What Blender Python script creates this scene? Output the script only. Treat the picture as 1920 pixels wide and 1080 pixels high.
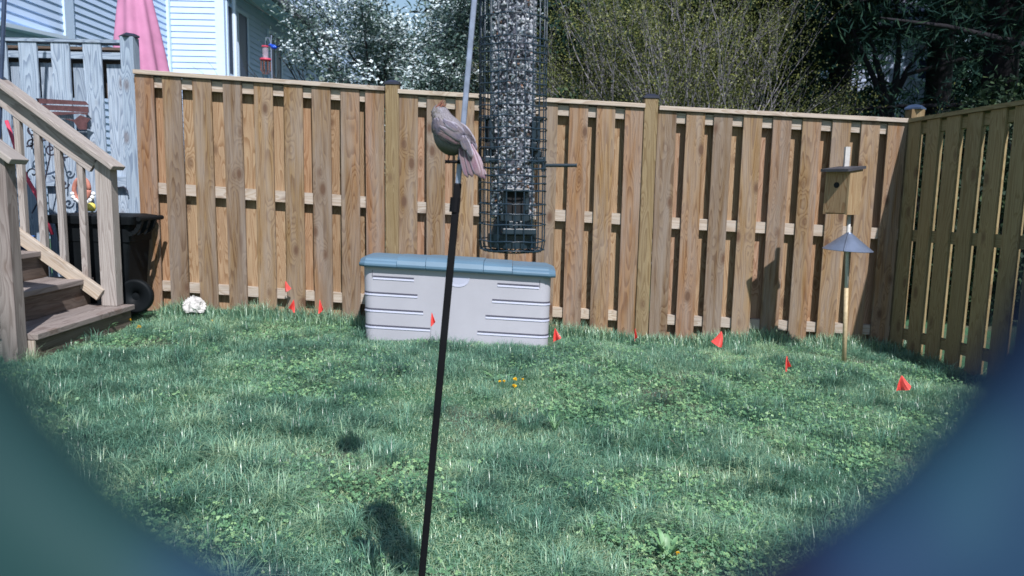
import bpy, math, random
import numpy as np
from mathutils import Vector, Matrix
random.seed(7); rng = np.random.default_rng(7)
R = math.radians
SC = bpy.context.scene
for o in list(bpy.data.objects): bpy.data.objects.remove(o)

# ------------------------------------------------------------------ camera
F = 1400.0; PITCH = R(7.6); ROLL = R(1.2); CH = 1.12
CAM = Vector((0, 0, CH))
fwd = Vector((0, math.cos(PITCH), -math.sin(PITCH)))
r0 = Vector((1, 0, 0)); u0 = Vector((0, math.sin(PITCH), math.cos(PITCH)))
rt = math.cos(ROLL)*r0 + math.sin(ROLL)*u0
up = -math.sin(ROLL)*r0 + math.cos(ROLL)*u0
cd = bpy.data.cameras.new('camera'); cam = bpy.data.objects.new('camera', cd)
SC.collection.objects.link(cam); SC.camera = cam
M = Matrix((rt, up, -fwd)).transposed().to_4x4(); M.translation = CAM
cam.matrix_world = M
cd.sensor_width = 36; cd.lens = 36*F/1920; cd.clip_start = .003; cd.clip_end = 500
cd.dof.use_dof = True; cd.dof.focus_distance = 2.2; cd.dof.aperture_fstop = cd.lens/3.6

# ------------------------------------------------------------------ sky, sun, exposure
SUN_EL, SUN_AZ = R(50), R(20)
W = bpy.data.worlds.new('World'); SC.world = W; W.use_nodes = True
nt = W.node_tree; nt.nodes.clear()
wo = nt.nodes.new('ShaderNodeOutputWorld'); bg = nt.nodes.new('ShaderNodeBackground')
sk = nt.nodes.new('ShaderNodeTexSky'); sk.sky_type = 'NISHITA'; sk.sun_disc = False
sk.sun_elevation = SUN_EL; sk.sun_rotation = math.pi - SUN_AZ
sk.air_density = 1.3; sk.dust_density = .4; sk.ozone_density = 2.0
bg.inputs[1].default_value = .095
nt.links.new(sk.outputs[0], bg.inputs[0]); nt.links.new(bg.outputs[0], wo.inputs[0])
ld = bpy.data.lights.new('sun', 'SUN'); sun = bpy.data.objects.new('sun', ld)
SC.collection.objects.link(sun)
ld.energy = 5.0; ld.angle = R(.53); ld.color = (1, .965, .95)
sd = Vector((-math.sin(SUN_AZ)*math.cos(SUN_EL), math.cos(SUN_AZ)*math.cos(SUN_EL), -math.sin(SUN_EL)))
sun.rotation_euler = sd.to_track_quat('-Z', 'Y').to_euler()
SC.view_settings.view_transform = 'Standard'; SC.view_settings.look = 'None'
SC.view_settings.exposure = 0.38; SC.view_settings.gamma = 1

# ------------------------------------------------------------------ helpers
def at(px, py, Y):
    d = fwd + rt*((px-960)/F) - up*((py-540)/F)
    return CAM + d*(Y/d.y)
def vnoise(x, y, s=0):
    x = np.asarray(x, float); y = np.asarray(y, float)
    xi = np.floor(x); yi = np.floor(y); fx = x-xi; fy = y-yi
    fx = fx*fx*(3-2*fx); fy = fy*fy*(3-2*fy)
    def h(a, b): return np.modf(np.abs(np.sin(a*127.1+b*311.7+s*74.7)*43758.5453))[0]
    return ((h(xi, yi)*(1-fx)+h(xi+1, yi)*fx)*(1-fy)+(h(xi, yi+1)*(1-fx)+h(xi+1, yi+1)*fx)*fy)
def g(x, y):
    x = np.asarray(x, float); y = np.asarray(y, float)
    xc = np.clip(x, -9, 9)
    return .05*np.exp(-((x-2.1)/1.2)**2-((y-4.9)/.7)**2) - .036*xc + .05*(vnoise(x*.9, y*.9, 3)-.5) + .02*(vnoise(x*3, y*3, 5)-.5)
def gz(x, y): return float(g(x, y))
def gat(px, py):
    d = fwd + rt*((px-960)/F) - up*((py-540)/F); t = 4.
    for _ in range(30):
        p = CAM+d*t; t += (p.z-gz(p.x, p.y))/max(-d.z, .02)*.7
    return CAM+d*t
def rand(a, b): return random.uniform(a, b)

def link(o, parent=None):
    SC.collection.objects.link(o)
    if parent is not None: o.parent = parent
    return o
def woff(o):
    v = Vector((0, 0, 0))
    while o is not None: v += o.location; o = o.parent
    return v
def tag(o, label=None, cat=None, group=None, kind=None):
    if label: o['label'] = label
    if cat: o['category'] = cat
    if group: o['group'] = group
    if kind: o['kind'] = kind
    return o
def thing(name, loc, label, cat, group=None):
    o = bpy.data.objects.new(name, None); o.empty_display_size = .1; link(o); o.location = loc
    return tag(o, label, cat, group)
def copy_tree(o, parent=None):
    c = o.copy(); SC.collection.objects.link(c)
    if parent is not None: c.parent = parent
    for ch in [k for k in bpy.data.objects if k.parent == o]: copy_tree(ch, c)
    return c

class MB:
    """collects verts / faces / a per-vertex vector attribute, builds ONE mesh object"""
    def __init__(s): s.v = []; s.f = []; s.a = []
    def add(s, vs, fs, at_=None):
        n = len(s.v); s.v += [tuple(p) for p in vs]; s.f += [tuple(i+n for i in f) for f in fs]
        s.a += at_ if at_ is not None else [(0., 0., 0.)]*len(vs)
    def hexa(s, c, long_axis=2, idv=None):
        """c = 8 corners, index = x + 2y + 4z"""
        idv = rand(0, 50) if idv is None else idv
        c = [Vector(p) for p in c]
        L = [(c[1]-c[0]).length, (c[2]-c[0]).length, (c[4]-c[0]).length]
        o1, o2 = [k for k in (0, 1, 2) if k != long_axis]
        at_ = []
        for i in range(8):
            b = (i & 1, i >> 1 & 1, i >> 2 & 1)
            at_.append((b[o1]*L[o1]+b[o2]*L[o2]*.999, b[long_axis]*L[long_axis], idv))
        s.add(c, [(0, 2, 3, 1), (4, 5, 7, 6), (0, 1, 5, 4), (2, 6, 7, 3), (0, 4, 6, 2), (1, 3, 7, 5)], at_)
    def box(s, lo, hi, long_axis=None, idv=None):
        lo, hi = Vector(lo), Vector(hi)
        if long_axis is None:
            d = hi-lo; long_axis = max(range(3), key=lambda k: d[k])
        s.hexa([(hi.x if i & 1 else lo.x, hi.y if i >> 1 & 1 else lo.y, hi.z if i >> 2 & 1 else lo.z) for i in range(8)], long_axis, idv)
    def beam(s, a, b, w, d, side=Vector((0, 1, 0)), idv=None):
        """bar a->b ; w = size perpendicular to side, d = size along side"""
        a, b = Vector(a), Vector(b); t = (b-a).normalized(); sd_ = (side - t*side.dot(t)).normalized(); n = t.cross(sd_)
        c = []
        for i in range(8):
            p = b if i >> 2 & 1 else a
            c.append(p + n*(w/2 if i & 1 else -w/2) + sd_*(d/2 if i >> 1 & 1 else -d/2))
        s.hexa(c, 2, idv)
    def tube(s, pts, rad, n=8, cap=True, idv=None):
        pts = [Vector(p) for p in pts]
        if not hasattr(rad, '__len__'): rad = [rad]*len(pts)
        idv = rand(0, 50) if idv is None else idv
        ref = Vector((0, 0, 1)); vs = []; at_ = []; ln = 0
        t0 = (pts[1]-pts[0]).normalized()
        if abs(t0.dot(ref)) > .9: ref = Vector((1, 0, 0))
        nrm = (ref - t0*ref.dot(t0)).normalized()
        for i, p in enumerate(pts):
            t = (pts[min(i+1, len(pts)-1)]-pts[max(i-1, 0)])
            t = t.normalized() if t.length > 1e-9 else t0
            nrm = (nrm - t*nrm.dot(t)).normalized(); b = t.cross(nrm)
            if i: ln += (p-pts[i-1]).length
            for k in range(n):
                a = 2*math.pi*k/n; vs.append(p+(nrm*math.cos(a)+b*math.sin(a))*rad[i]); at_.append((math.sin(a)*rad[i], ln, idv))
        fs = [(i*n+k, i*n+(k+1) % n, (i+1)*n+(k+1) % n, (i+1)*n+k) for i in range(len(pts)-1) for k in range(n)]
        if cap: fs += [tuple(range(n-1, -1, -1)), tuple(range((len(pts)-1)*n, len(pts)*n))]
        s.add(vs, fs, at_)
    def lathe(s, c, prof, n=32, axis='z', close=False):
        """prof = [(r, h)]"""
        c = Vector(c); vs = []
        for r, h in prof:
            for k in range(n):
                a = 2*math.pi*k/n
                d = {'z': Vector((r*math.cos(a), r*math.sin(a), h)), 'y': Vector((r*math.cos(a), h, -r*math.sin(a))), 'x': Vector((h, r*math.cos(a), r*math.sin(a)))}[axis]
                vs.append(c+d)
        m = len(prof); fs = []
        for i in range(m if close else m-1):
            j = (i+1) % m
            for k in range(n): fs.append((i*n+k, i*n+(k+1) % n, j*n+(k+1) % n, j*n+k))
        s.add(vs, fs)
    def ell(s, c, r, n=10, m=7, rot=None):
        vs = []; c = Vector(c)
        for i in range(m+1):
            th = math.pi*i/m
            for k in range(n):
                a = 2*math.pi*k/n; p = Vector((r[0]*math.sin(th)*math.cos(a), r[1]*math.sin(th)*math.sin(a), r[2]*math.cos(th)))
                if rot: p = rot @ p
                vs.append(c+p)
        s.add(vs, [(i*n+k, (i+1)*n+k, (i+1)*n+(k+1) % n, i*n+(k+1) % n) for i in range(m) for k in range(n)])
    def build(s, name, mat, parent=None, smooth=False, base=None, bevel=0, sub=0, solid=0):
        off = woff(parent) if parent is not None else Vector(base) if base is not None else Vector((0, 0, 0))
        me = bpy.data.meshes.new(name)
        me.from_pydata([(x-off.x, y-off.y, z-off.z) for x, y, z in s.v], [], s.f)
        at_ = me.attributes.new('wd', 'FLOAT_VECTOR', 'POINT')
        at_.data.foreach_set('vector', np.array(s.a, dtype=np.float32).ravel())
        me.materials.append(mat)
        if smooth: me.shade_smooth()
        o = link(bpy.data.objects.new(name, me), parent)
        if parent is None: o.location = off
        if solid: m = o.modifiers.new('solid', 'SOLIDIFY'); m.thickness = solid
        if bevel: m = o.modifiers.new('bevel', 'BEVEL'); m.width = bevel; m.segments = 2; m.limit_method = 'ANGLE'
        if sub: m = o.modifiers.new('sub', 'SUBSURF'); m.levels = sub; m.render_levels = sub
        return o

def npmesh(name, V, loops, starts, mat, rnd=None, parent=None, base=None, smooth=False):
    off = woff(parent) if parent is not None else Vector(base) if base is not None else Vector((0, 0, 0))
    V = V - np.array(off[:])
    me = bpy.data.meshes.new(name)
    me.vertices.add(len(V)); me.vertices.foreach_set('co', V.astype(np.float32).ravel())
    me.loops.add(len(loops)); me.loops.foreach_set('vertex_index', loops.astype(np.int32))
    me.polygons.add(len(starts)); me.polygons.foreach_set('loop_start', starts.astype(np.int32))
    if smooth: me.polygons.foreach_set('use_smooth', np.ones(len(starts), bool))
    me.update(calc_edges=True)
    if rnd is not None:
        a = me.attributes.new('rnd', 'FLOAT', 'POINT'); a.data.foreach_set('value', rnd.astype(np.float32))
    me.materials.append(mat)
    o = link(bpy.data.objects.new(name, me), parent)
    if parent is None: o.location = off
    return o

def blades(P, H, Wd, ang, lean, bend, rnd):
    """5-vert grass blades; returns V, loops, starts, rnd"""
    n = len(P); ca, sa = np.cos(ang), np.sin(ang)
    side = np.stack([-sa, ca, np.zeros(n)], 1); dr = np.stack([ca, sa, np.zeros(n)], 1)
    z = np.array([0, 0, 1.])
    mid = P + dr*(lean*H*.45)[:, None] + z*(H*.55*np.sqrt(np.maximum(0.05, 1-lean**2*.6)))[:, None]
    tip = P + dr*((lean+bend)*H)[:, None] + z*(H*np.maximum(.12, 1-.5*(lean+bend)**2))[:, None]
    w = Wd[:, None]/2
    V = np.stack([P-side*w, P+side*w, mid+side*w*.85, mid-side*w*.85, tip], 1).reshape(-1, 3)
    b = np.arange(n)[:, None]*5
    loops = (b+np.array([0, 1, 2, 3, 3, 2, 4])).ravel()
    starts = (np.arange(n)[:, None]*7+np.array([0, 4])).ravel()
    return V, loops, starts, np.repeat(rnd, 5)
def leaves(P, L, Wd, nrm, rnd, tilt=None):
    """4-vert kite leaves with random direction, normal about nrm (n,3)"""
    n = len(P); t = rng.normal(size=(n, 3)) if tilt is None else tilt
    nrm = nrm/np.maximum(1e-6, np.linalg.norm(nrm, axis=1))[:, None]
    t = t-nrm*(t*nrm).sum(1)[:, None]; t /= np.maximum(1e-6, np.linalg.norm(t, axis=1))[:, None]
    s = np.cross(nrm, t); L = L[:, None]; w = Wd[:, None]/2
    V = np.stack([P, P+t*L*.5+s*w-nrm*L*.06, P+t*L, P+t*L*.5-s*w-nrm*L*.06], 1).reshape(-1, 3)
    loops = np.arange(4*n); starts = np.arange(n)*4
    return V, loops, starts, np.repeat(rnd, 4)

# ------------------------------------------------------------------ materials
class NT:
    def __init__(s, name):
        s.m = bpy.data.materials.new(name); s.m.use_nodes = True; s.t = s.m.node_tree
        s.p = s.t.nodes['Principled BSDF']; s.o = s.t.nodes['Material Output']
    def n(s, typ, **kw):
        nd = s.t.nodes.new(typ)
        for k, v in kw.items(): setattr(nd, k, v)
        return nd
    def l(s, a, b): s.t.links.new(a, b)
    def setin(s, nd, i, v):
        if hasattr(v, 'links') or isinstance(v, bpy.types.NodeSocket): s.l(v, nd.inputs[i])
        else: nd.inputs[i].default_value = v
    def math(s, op, a, b=0., c=0.):
        nd = s.n('ShaderNodeMath', operation=op)
        for i, v in enumerate((a, b, c)): s.setin(nd, i, v)
        return nd.outputs[0]
    def ramp(s, fac, stops, interp='LINEAR'):
        nd = s.n('ShaderNodeValToRGB'); r = nd.color_ramp; r.interpolation = interp
        while len(r.elements) > 2: r.elements.remove(r.elements[-1])
        for i, (p, c) in enumerate(stops):
            e = r.elements[i] if i < 2 else r.elements.new(p)
            e.position = p; e.color = (*c, 1) if hasattr(c, '__len__') else (c, c, c, 1)
        s.l(fac, nd.inputs[0]); return nd.outputs[0]
    def mix(s, fac, a, b, mode='MIX'):
        nd = s.n('ShaderNodeMix', data_type='RGBA', blend_type=mode)
        s.setin(nd, 0, fac)
        for i, v in ((6, a), (7, b)): s.setin(nd, i, (*v, 1) if isinstance(v, tuple) and len(v) == 3 else v)
        return nd.outputs[2]
    def noise(s, vec, scale, detail=3, rough=.55, dist=0.):
        nd = s.n('ShaderNodeTexNoise'); nd.inputs['Scale'].default_value = scale
        nd.inputs['Detail'].default_value = detail; nd.inputs['Roughness'].default_value = rough; nd.inputs['Distortion'].default_value = dist
        if vec is not None: s.l(vec, nd.inputs['Vector'])
        return nd.outputs['Fac']
    def attr(s, name): return s.n('ShaderNodeAttribute', attribute_name=name)
    def obj(s): return s.n('ShaderNodeTexCoord').outputs['Object']
    def mapv(s, vec, scale, loc=(0, 0, 0)):
        nd = s.n('ShaderNodeMapping'); nd.inputs['Scale'].default_value = scale; nd.inputs['Location'].default_value = loc
        s.l(vec, nd.inputs[0]); return nd.outputs[0]
    def bump(s, h, strength=.3, dist=.002):
        nd = s.n('ShaderNodeBump'); nd.inputs['Strength'].default_value = strength; nd.inputs['Distance'].default_value = dist
        s.l(h, nd.inputs['Height']); s.l(nd.outputs[0], s.p.inputs['Normal'])
    def col(s, c): s.setin(s.p, 'Base Color', (*c, 1) if isinstance(c, tuple) else c)
    def set(s, rough=.6, spec=.5, metal=0.):
        s.p.inputs['Roughness'].default_value = rough; s.p.inputs['Specular IOR Level'].default_value = spec; s.p.inputs['Metallic'].default_value = metal

def flat(name, c, rough=.6, metal=0., var=.25, scale=14, spec=.5, bump=0.):
    t = NT(name); n = t.noise(t.obj(), scale, 4)
    k = t.ramp(n, [(.3, tuple(x*(1-var) for x in c)), (.7, tuple(min(1, x*(1+var)) for x in c))])
    t.col(k); t.set(rough, spec, metal)
    if bump: t.bump(t.noise(t.obj(), scale*8, 3), bump, .002)
    return t.m

def wood(name, tones, grain, knots=.7, grey=0., rough=.75, gs=1.):
    """tones: list of base colours picked per board; grain: dark ring colour multiplier"""
    t = NT(name); a = t.attr('wd').outputs['Vector']
    sp = t.n('ShaderNodeSeparateXYZ'); t.l(a, sp.inputs[0]); u, v, i = sp.outputs
    cb = t.n('ShaderNodeCombineXYZ')
    t.l(t.math('MULTIPLY', u, 10.*gs), cb.inputs[0]); t.l(t.math('MULTIPLY', v, .75), cb.inputs[1]); t.l(i, cb.inputs[2])
    base = cb.outputs[0]
    # knots
    kc = t.n('ShaderNodeCombineXYZ'); t.l(t.math('MULTIPLY', u, 7.5), kc.inputs[0]); t.l(t.math('MULTIPLY', v, 3.6), kc.inputs[1]); t.l(t.math('MULTIPLY', i, 3.1), kc.inputs[2])
    vo = t.n('ShaderNodeTexVoronoi'); vo.inputs['Scale'].default_value = 1.0; t.l(kc.outputs[0], vo.inputs['Vector'])
    kd = vo.outputs['Distance']
    n1 = t.noise(base, 1., 1.5, .4)
    h = t.math('ADD', t.math('MULTIPLY', n1, 7.5), t.math('MULTIPLY', t.math('POWER', t.math('MAXIMUM', t.math('SUBTRACT', .55, kd), 0.), 2.), 9.*knots))
    ring = t.math('FRACT', t.math('MULTIPLY', h, 2.6))
    ringc = t.ramp(ring, [(0, .05), (.5, .25), (.85, .8), (.96, .75), (1., .05)])
    fc = t.n('ShaderNodeCombineXYZ'); t.l(t.math('MULTIPLY', u, 260.), fc.inputs[0]); t.l(t.math('MULTIPLY', v, 7.), fc.inputs[1]); t.l(i, fc.inputs[2])
    fine = t.noise(fc.outputs[0], 1., 3, .6)
    wn = t.n('ShaderNodeTexWhiteNoise', noise_dimensions='1D'); t.l(i, wn.inputs['W'])
    k = len(tones)
    basec = t.ramp(wn.outputs['Value'], [(j/k, tones[j]) for j in range(k)], 'CONSTANT')
    big = t.noise(base, .6, 3, .6)
    basec = t.mix(t.math('MULTIPLY', big, .55), basec, tuple(x*.62 for x in tones[0]))
    c = t.mix(t.math('MULTIPLY', ringc, .95), basec, t.mix(1., basec, grain, 'MULTIPLY'))
    c = t.mix(t.math('MULTIPLY', t.ramp(fine, [(.35, 0.), (.7, 1.)]), .5), c, t.mix(1., c, (.50, .45, .43), 'MULTIPLY'))
    if grey: c = t.mix(t.math('MULTIPLY', t.ramp(t.noise(base, 1.7, 4, .65), [(.35, 0.), (.65, 1.)]), grey), c, (.30, .27, .25))
    kn = t.ramp(kd, [(0., 1.), (.11, 1.), (.15, .6), (.24, 0.)])
    c = t.mix(t.math('MULTIPLY', kn, knots), c, (.10, .055, .035))
    t.col(c); t.set(rough, .25)
    t.bump(t.math('ADD', t.math('MULTIPLY', ringc, -.6), fine), .35, .0016)
    return t.m

M_front = wood('new_fence_wood', [(.265, .17, .083), (.34, .22, .102), (.20, .14, .093), (.345, .19, .092), (.225, .16, .10), (.31, .155, .077), (.28, .185, .09), (.35, .235, .12)], (.42, .29, .19), .9, .45)
M_back = wood('pale_fence_wood', [(.40, .285, .18), (.47, .345, .22), (.43, .27, .165), (.34, .245, .155), (.44, .29, .21)], (.56, .43, .33), .6)
M_rail = wood('rail_wood', [(.62, .54, .45), (.56, .49, .43), (.50, .45, .40)], (.65, .55, .45), .5, .3)
M_post = wood('treated_post_wood', [(.29, .22, .12), (.26, .20, .115)], (.55, .45, .33), .7, .1)
M_side = wood('side_fence_wood', [(.38, .30, .165), (.34, .275, .155), (.31, .255, .145)], (.68, .6, .5), .6)
M_old = wood('weathered_fence_wood', [(.42, .52, .64), (.48, .58, .70), (.36, .45, .56)], (.38, .42, .50), .5, 0., .9)
M_rail2 = wood('weathered_handrail_wood', [(.46, .42, .40), (.50, .46, .43), (.40, .38, .37)], (.5, .46, .45), .4, .4)
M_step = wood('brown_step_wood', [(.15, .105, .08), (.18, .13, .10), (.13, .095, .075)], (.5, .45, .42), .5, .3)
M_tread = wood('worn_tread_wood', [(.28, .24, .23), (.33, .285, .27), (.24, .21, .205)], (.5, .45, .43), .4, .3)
M_cedar = wood('cedar_wood', [(.40, .30, .18), (.42, .29, .17)], (.65, .5, .4), .3)
M_black = flat('black_metal', (.005, .005, .007), .6, 0, .3, 14, .15)
M_steel = flat('galvanised_steel', (.22, .26, .36), .45, .35, .25, 60)
M_capb = flat('black_plastic_cap', (.02, .023, .04), .4)
M_bin = flat('black_bin_plastic', (.006, .008, .010), .6, 0, .3, 8, .12, .1)
M_bluedark = flat('dark_blue_paint', (.03, .05, .10), .4)
M_vinyl = flat('white_vinyl_siding', (.50, .64, .86), .5, 0, .05, 1.5)
M_trim = flat('white_trim', (.56, .71, .92), .45, 0, .03)
M_fargrey = flat('far_siding', (.30, .36, .50), .6, 0, .08, 1)
M_roof = flat('dark_gutter', (.10, .11, .15), .6)
M_pink = flat('pink_fabric', (.46, .19, .33), .8, 0, .12, 6)
M_flag = flat('fluorescent_red_flag', (.78, .085, .075), .5, 0, .12, 40)
M_wire = flat('flag_wire', (.12, .12, .13), .4, .8)
M_rock = flat('white_stone', (.48, .47, .46), .9, 0, .35, 25, .3, .8)
M_rust = flat('rusty_metal', (.10, .045, .05), .7, .2, .35, 30)
M_iron = flat('wrought_iron', (.03, .03, .05), .6)
M_red = flat('red_plastic', (.50, .05, .10), .45)
M_terra = flat('terracotta', (.42, .17, .13), .8, 0, .25, 30)
M_white = flat('white_enamel', (.68, .70, .74), .4)
M_blueb = flat('blue_plastic', (.03, .12, .42), .4)
M_yel = flat('yellow_petal', (.80, .58, .03), .6)
M_yel2 = flat('yellow_plastic', (.75, .62, .12), .5)
M_cage = flat('green_coated_wire', (.014, .030, .050), .38, 0, .2, 80)
M_port = flat('feeder_port_plastic', (.010, .022, .034), .4, 0, .3, 40)
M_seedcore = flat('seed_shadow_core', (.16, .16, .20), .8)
M_baff = flat('blue_grey_sheet_metal', (.17, .21, .30), .38, .5, .15, 12)
M_pvc = flat('white_pipe', (.48, .47, .46), .5)
M_bamboo = flat('tan_pole', (.42, .33, .20), .55, 0, .2, 40)
M_dark = flat('dark_void', (.006, .006, .008), .9)
M_bark = flat('dark_bark', (.014, .013, .017), .9, 0, .4, 12, .2)
M_pbark = flat('pale_bark', (.24, .23, .26), .8, 0, .35, 16, .2)
M_dbark = flat('dogwood_bark', (.045, .04, .045), .9, 0, .35, 12, .2)
M_gutter = flat('downspout_white', (.60, .72, .86), .4, 0, .03)

def leafmat(name, stops, rough=.5, spec=.4, trans=.25):
    t = NT(name); r = t.attr('rnd').outputs['Fac']
    c = t.ramp(r, stops); t.col(c); t.set(rough, spec)
    if trans:
        tr = t.n('ShaderNodeBsdfTranslucent'); t.l(c, tr.inputs[0]); mx = t.n('ShaderNodeMixShader'); mx.inputs[0].default_value = trans
        t.l(t.p.outputs[0], mx.inputs[1]); t.l(tr.outputs[0], mx.inputs[2]); t.l(mx.outputs[0], t.o.inputs[0])
    return t.m
M_grass = leafmat('grass_blades', [(0, (.038, .105, .078)), (.25, (.09, .22, .155)), (.5, (.19, .375, .265)), (.75, (.34, .51, .33)), (.92, (.47, .58, .34)), (1., (.62, .60, .46))], .34, .7, .35)
M_clover = leafmat('clover_leaves', [(0, (.065, .165, .09)), (.6, (.14, .29, .145)), (1, (.27, .43, .20))], .5, .4, .2)
M_dog = leafmat('dogwood_leaves', [(0, (.04, .075, .07)), (.6, (.08, .135, .12)), (1, (.15, .22, .17))], .5, .4, .3)
M_bract = leafmat('dogwood_bracts', [(0, (.58, .70, .76)), (1, (.80, .88, .90))], .5, .3, .3)
M_myr = leafmat('myrtle_leaves', [(0, (.045, .06, .02)), (.6, (.10, .125, .036)), (1, (.25, .26, .075))], .5, .4, .3)
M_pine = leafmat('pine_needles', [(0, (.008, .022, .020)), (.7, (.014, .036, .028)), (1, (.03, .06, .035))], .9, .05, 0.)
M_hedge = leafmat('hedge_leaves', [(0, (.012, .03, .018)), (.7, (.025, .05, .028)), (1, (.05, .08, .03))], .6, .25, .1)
M_petal = leafmat('dandelion_petals', [(0, (.75, .42, .01)), (1, (.85, .60, .04))], .6, .2, .1)

def groundmat():
    t = NT('lawn_soil'); P = t.obj()
    n = t.noise(P, 1.6, 6, .65); n2 = t.noise(P, 35, 4, .7)
    soil = t.ramp(n2, [(.3, (.045, .05, .035)), (.7, (.13, .12, .095))])
    gr = t.ramp(n2, [(.3, (.025, .075, .04)), (.7, (.07, .15, .08))])
    t.col(t.mix(t.ramp(n, [(.35, 0.), (.5, 1.)]), soil, gr)); t.set(.95, .1); t.bump(n2, .8, .01); return t.m
M_ground = groundmat()

# ------------------------------------------------------------------ ground: one sheet to the horizon
def axis_pts(fine_lo, fine_hi, step, far):
    a = list(np.arange(fine_lo, fine_hi+1e-6, step)); s = step
    while a[-1] < far: s *= 1.5; a.append(a[-1]+s)
    s = step
    while a[0] > -far: s *= 1.5; a.insert(0, a[0]-s)
    return np.array(a)
gx = axis_pts(-5, 5, .08, 160); gy = axis_pts(1, 7.5, .08, 160)
GX, GY = np.meshgrid(gx, gy); GZ = g(GX, GY)
V = np.stack([GX, GY, GZ], 2).reshape(-1, 3); nx, ny = len(gx), len(gy)
ii, jj = np.meshgrid(np.arange(nx-1), np.arange(ny-1)); q = (jj*nx+ii).ravel()
lo = np.stack([q, q+1, q+nx+1, q+nx], 1).ravel()
o = npmesh('ground', V, lo, np.arange(len(q))*4, M_ground, smooth=True); tag(o, kind='structure')

# ------------------------------------------------------------------ back fence
YF = 5.80; BT = .018; RD = .055    # board thickness, rail depth
def back_fence():
    root = thing('wooden_fence', (at(735, 400, YF).x, YF, gz(-1, YF)), 'new brown shadowbox board fence across the back of the lawn behind the storage box', 'fence')
    bays = [((253, 131), (722, 163), [253, 308, 364, 420.5, 477, 532.6, 586, 639, 688]),
            ((747, 168), (1209, 195), [748, 802, 856, 904, 958, 1012, 1067, 1120, 1174]),
            ((1235, 199), (1703, 223), [1233, 1287, 1340, 1395.5, 1452, 1507, 1562, 1617, 1668])]
    for bi, (A, B, xs) in enumerate(bays):
        a = at(A[0], A[1], YF); b = at(B[0], B[1], YF)
        def top(x): return a.z+(b.z-a.z)*(x-a.x)/(b.x-a.x)
        fr, bk, rl, cp = MB(), MB(), MB(), MB()
        Xs = [at(px, 185, YF).x for px in xs]
        Xs[0] = max(Xs[0], a.x); Xs[-1] = min(Xs[-1], b.x-.142)
        def board(mb, x, w, y0, y1, dt, k=0):
            i = rand(0, 60); j = rand(-.003, .003); e = rand(-.006, .006)
            zb0 = gz(x, YF)+rand(.005, .03)
            c = []
            for q_ in range(8):
                xx = x+(w if q_ & 1 else 0)+(e if q_ >> 2 & 1 else 0); yy = (y1 if q_ >> 1 & 1 else y0)+j
                c.append((xx, yy, (top(xx)-dt) if q_ >> 2 & 1 else zb0))
            mb.hexa(c, 2, i)
        for x in Xs: board(fr, x, .142, YF-BT, YF, .036)
        for x0, x1 in zip(Xs[:-1], Xs[1:]):
            m = (x0+x1+.142)/2; board(bk, m-.0735, .147, YF+RD+.002, YF+RD+BT, .036)
        for dz, hh in ((.045, .075), (.835, .085), (1.60, .075)):
            c = []
            for q_ in range(8):
                xx = b.x if q_ & 1 else a.x; yy = YF+RD if q_ >> 1 & 1 else YF+.001
                c.append((xx, yy, top(xx)-dz-(0 if q_ >> 2 & 1 else hh)))
            rl = MB(); rl.hexa(c, 0); rl.build('rail', M_rail, root)
        c = []
        for q_ in range(8):
            xx = b.x if q_ & 1 else a.x; yy = YF+RD+.045 if q_ >> 1 & 1 else YF-.04
            c.append((xx, yy, top(xx)-(0 if q_ >> 2 & 1 else .032)))
        cp.hexa(c, 0)
        fr.build('front_boards', M_front, root, bevel=.002); bk.build('rear_boards', M_back, root)
        cp.build('top_cap', M_rail, root, bevel=.003)
    for (px, py) in ((735, 158), (1222, 184)):
        p = at(px, py, YF-.03); w = .051; mb = MB()
        mb.box((p.x-w, YF-.035, gz(p.x, YF)-.02), (p.x+w, YF+.068, p.z), 2)
        po = mb.build('post', M_post, root, bevel=.004)
        mb = MB(); q_ = .058; cy = YF+.016
        mb.add([(p.x-q_, cy-q_, p.z), (p.x+q_, cy-q_, p.z), (p.x+q_, cy+q_, p.z), (p.x-q_, cy+q_, p.z),
                (p.x-q_, cy-q_, p.z+.016), (p.x+q_, cy-q_, p.z+.016), (p.x+q_, cy+q_, p.z+.016), (p.x-q_, cy+q_, p.z+.016),
                (p.x-.02, cy-.02, p.z+.036), (p.x+.02, cy-.02, p.z+.036), (p.x+.02, cy+.02, p.z+.036), (p.x-.02, cy+.02, p.z+.036)],
               [(0, 1, 5, 4), (1, 2, 6, 5), (2, 3, 7, 6), (3, 0, 4, 7), (4, 5, 9, 8), (5, 6, 10, 9), (6, 7, 11, 10), (7, 4, 8, 11), (8, 9, 10, 11), (3, 2, 1, 0)])
        mb.build('post_cap', M_capb, po)
back_fence()

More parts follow.
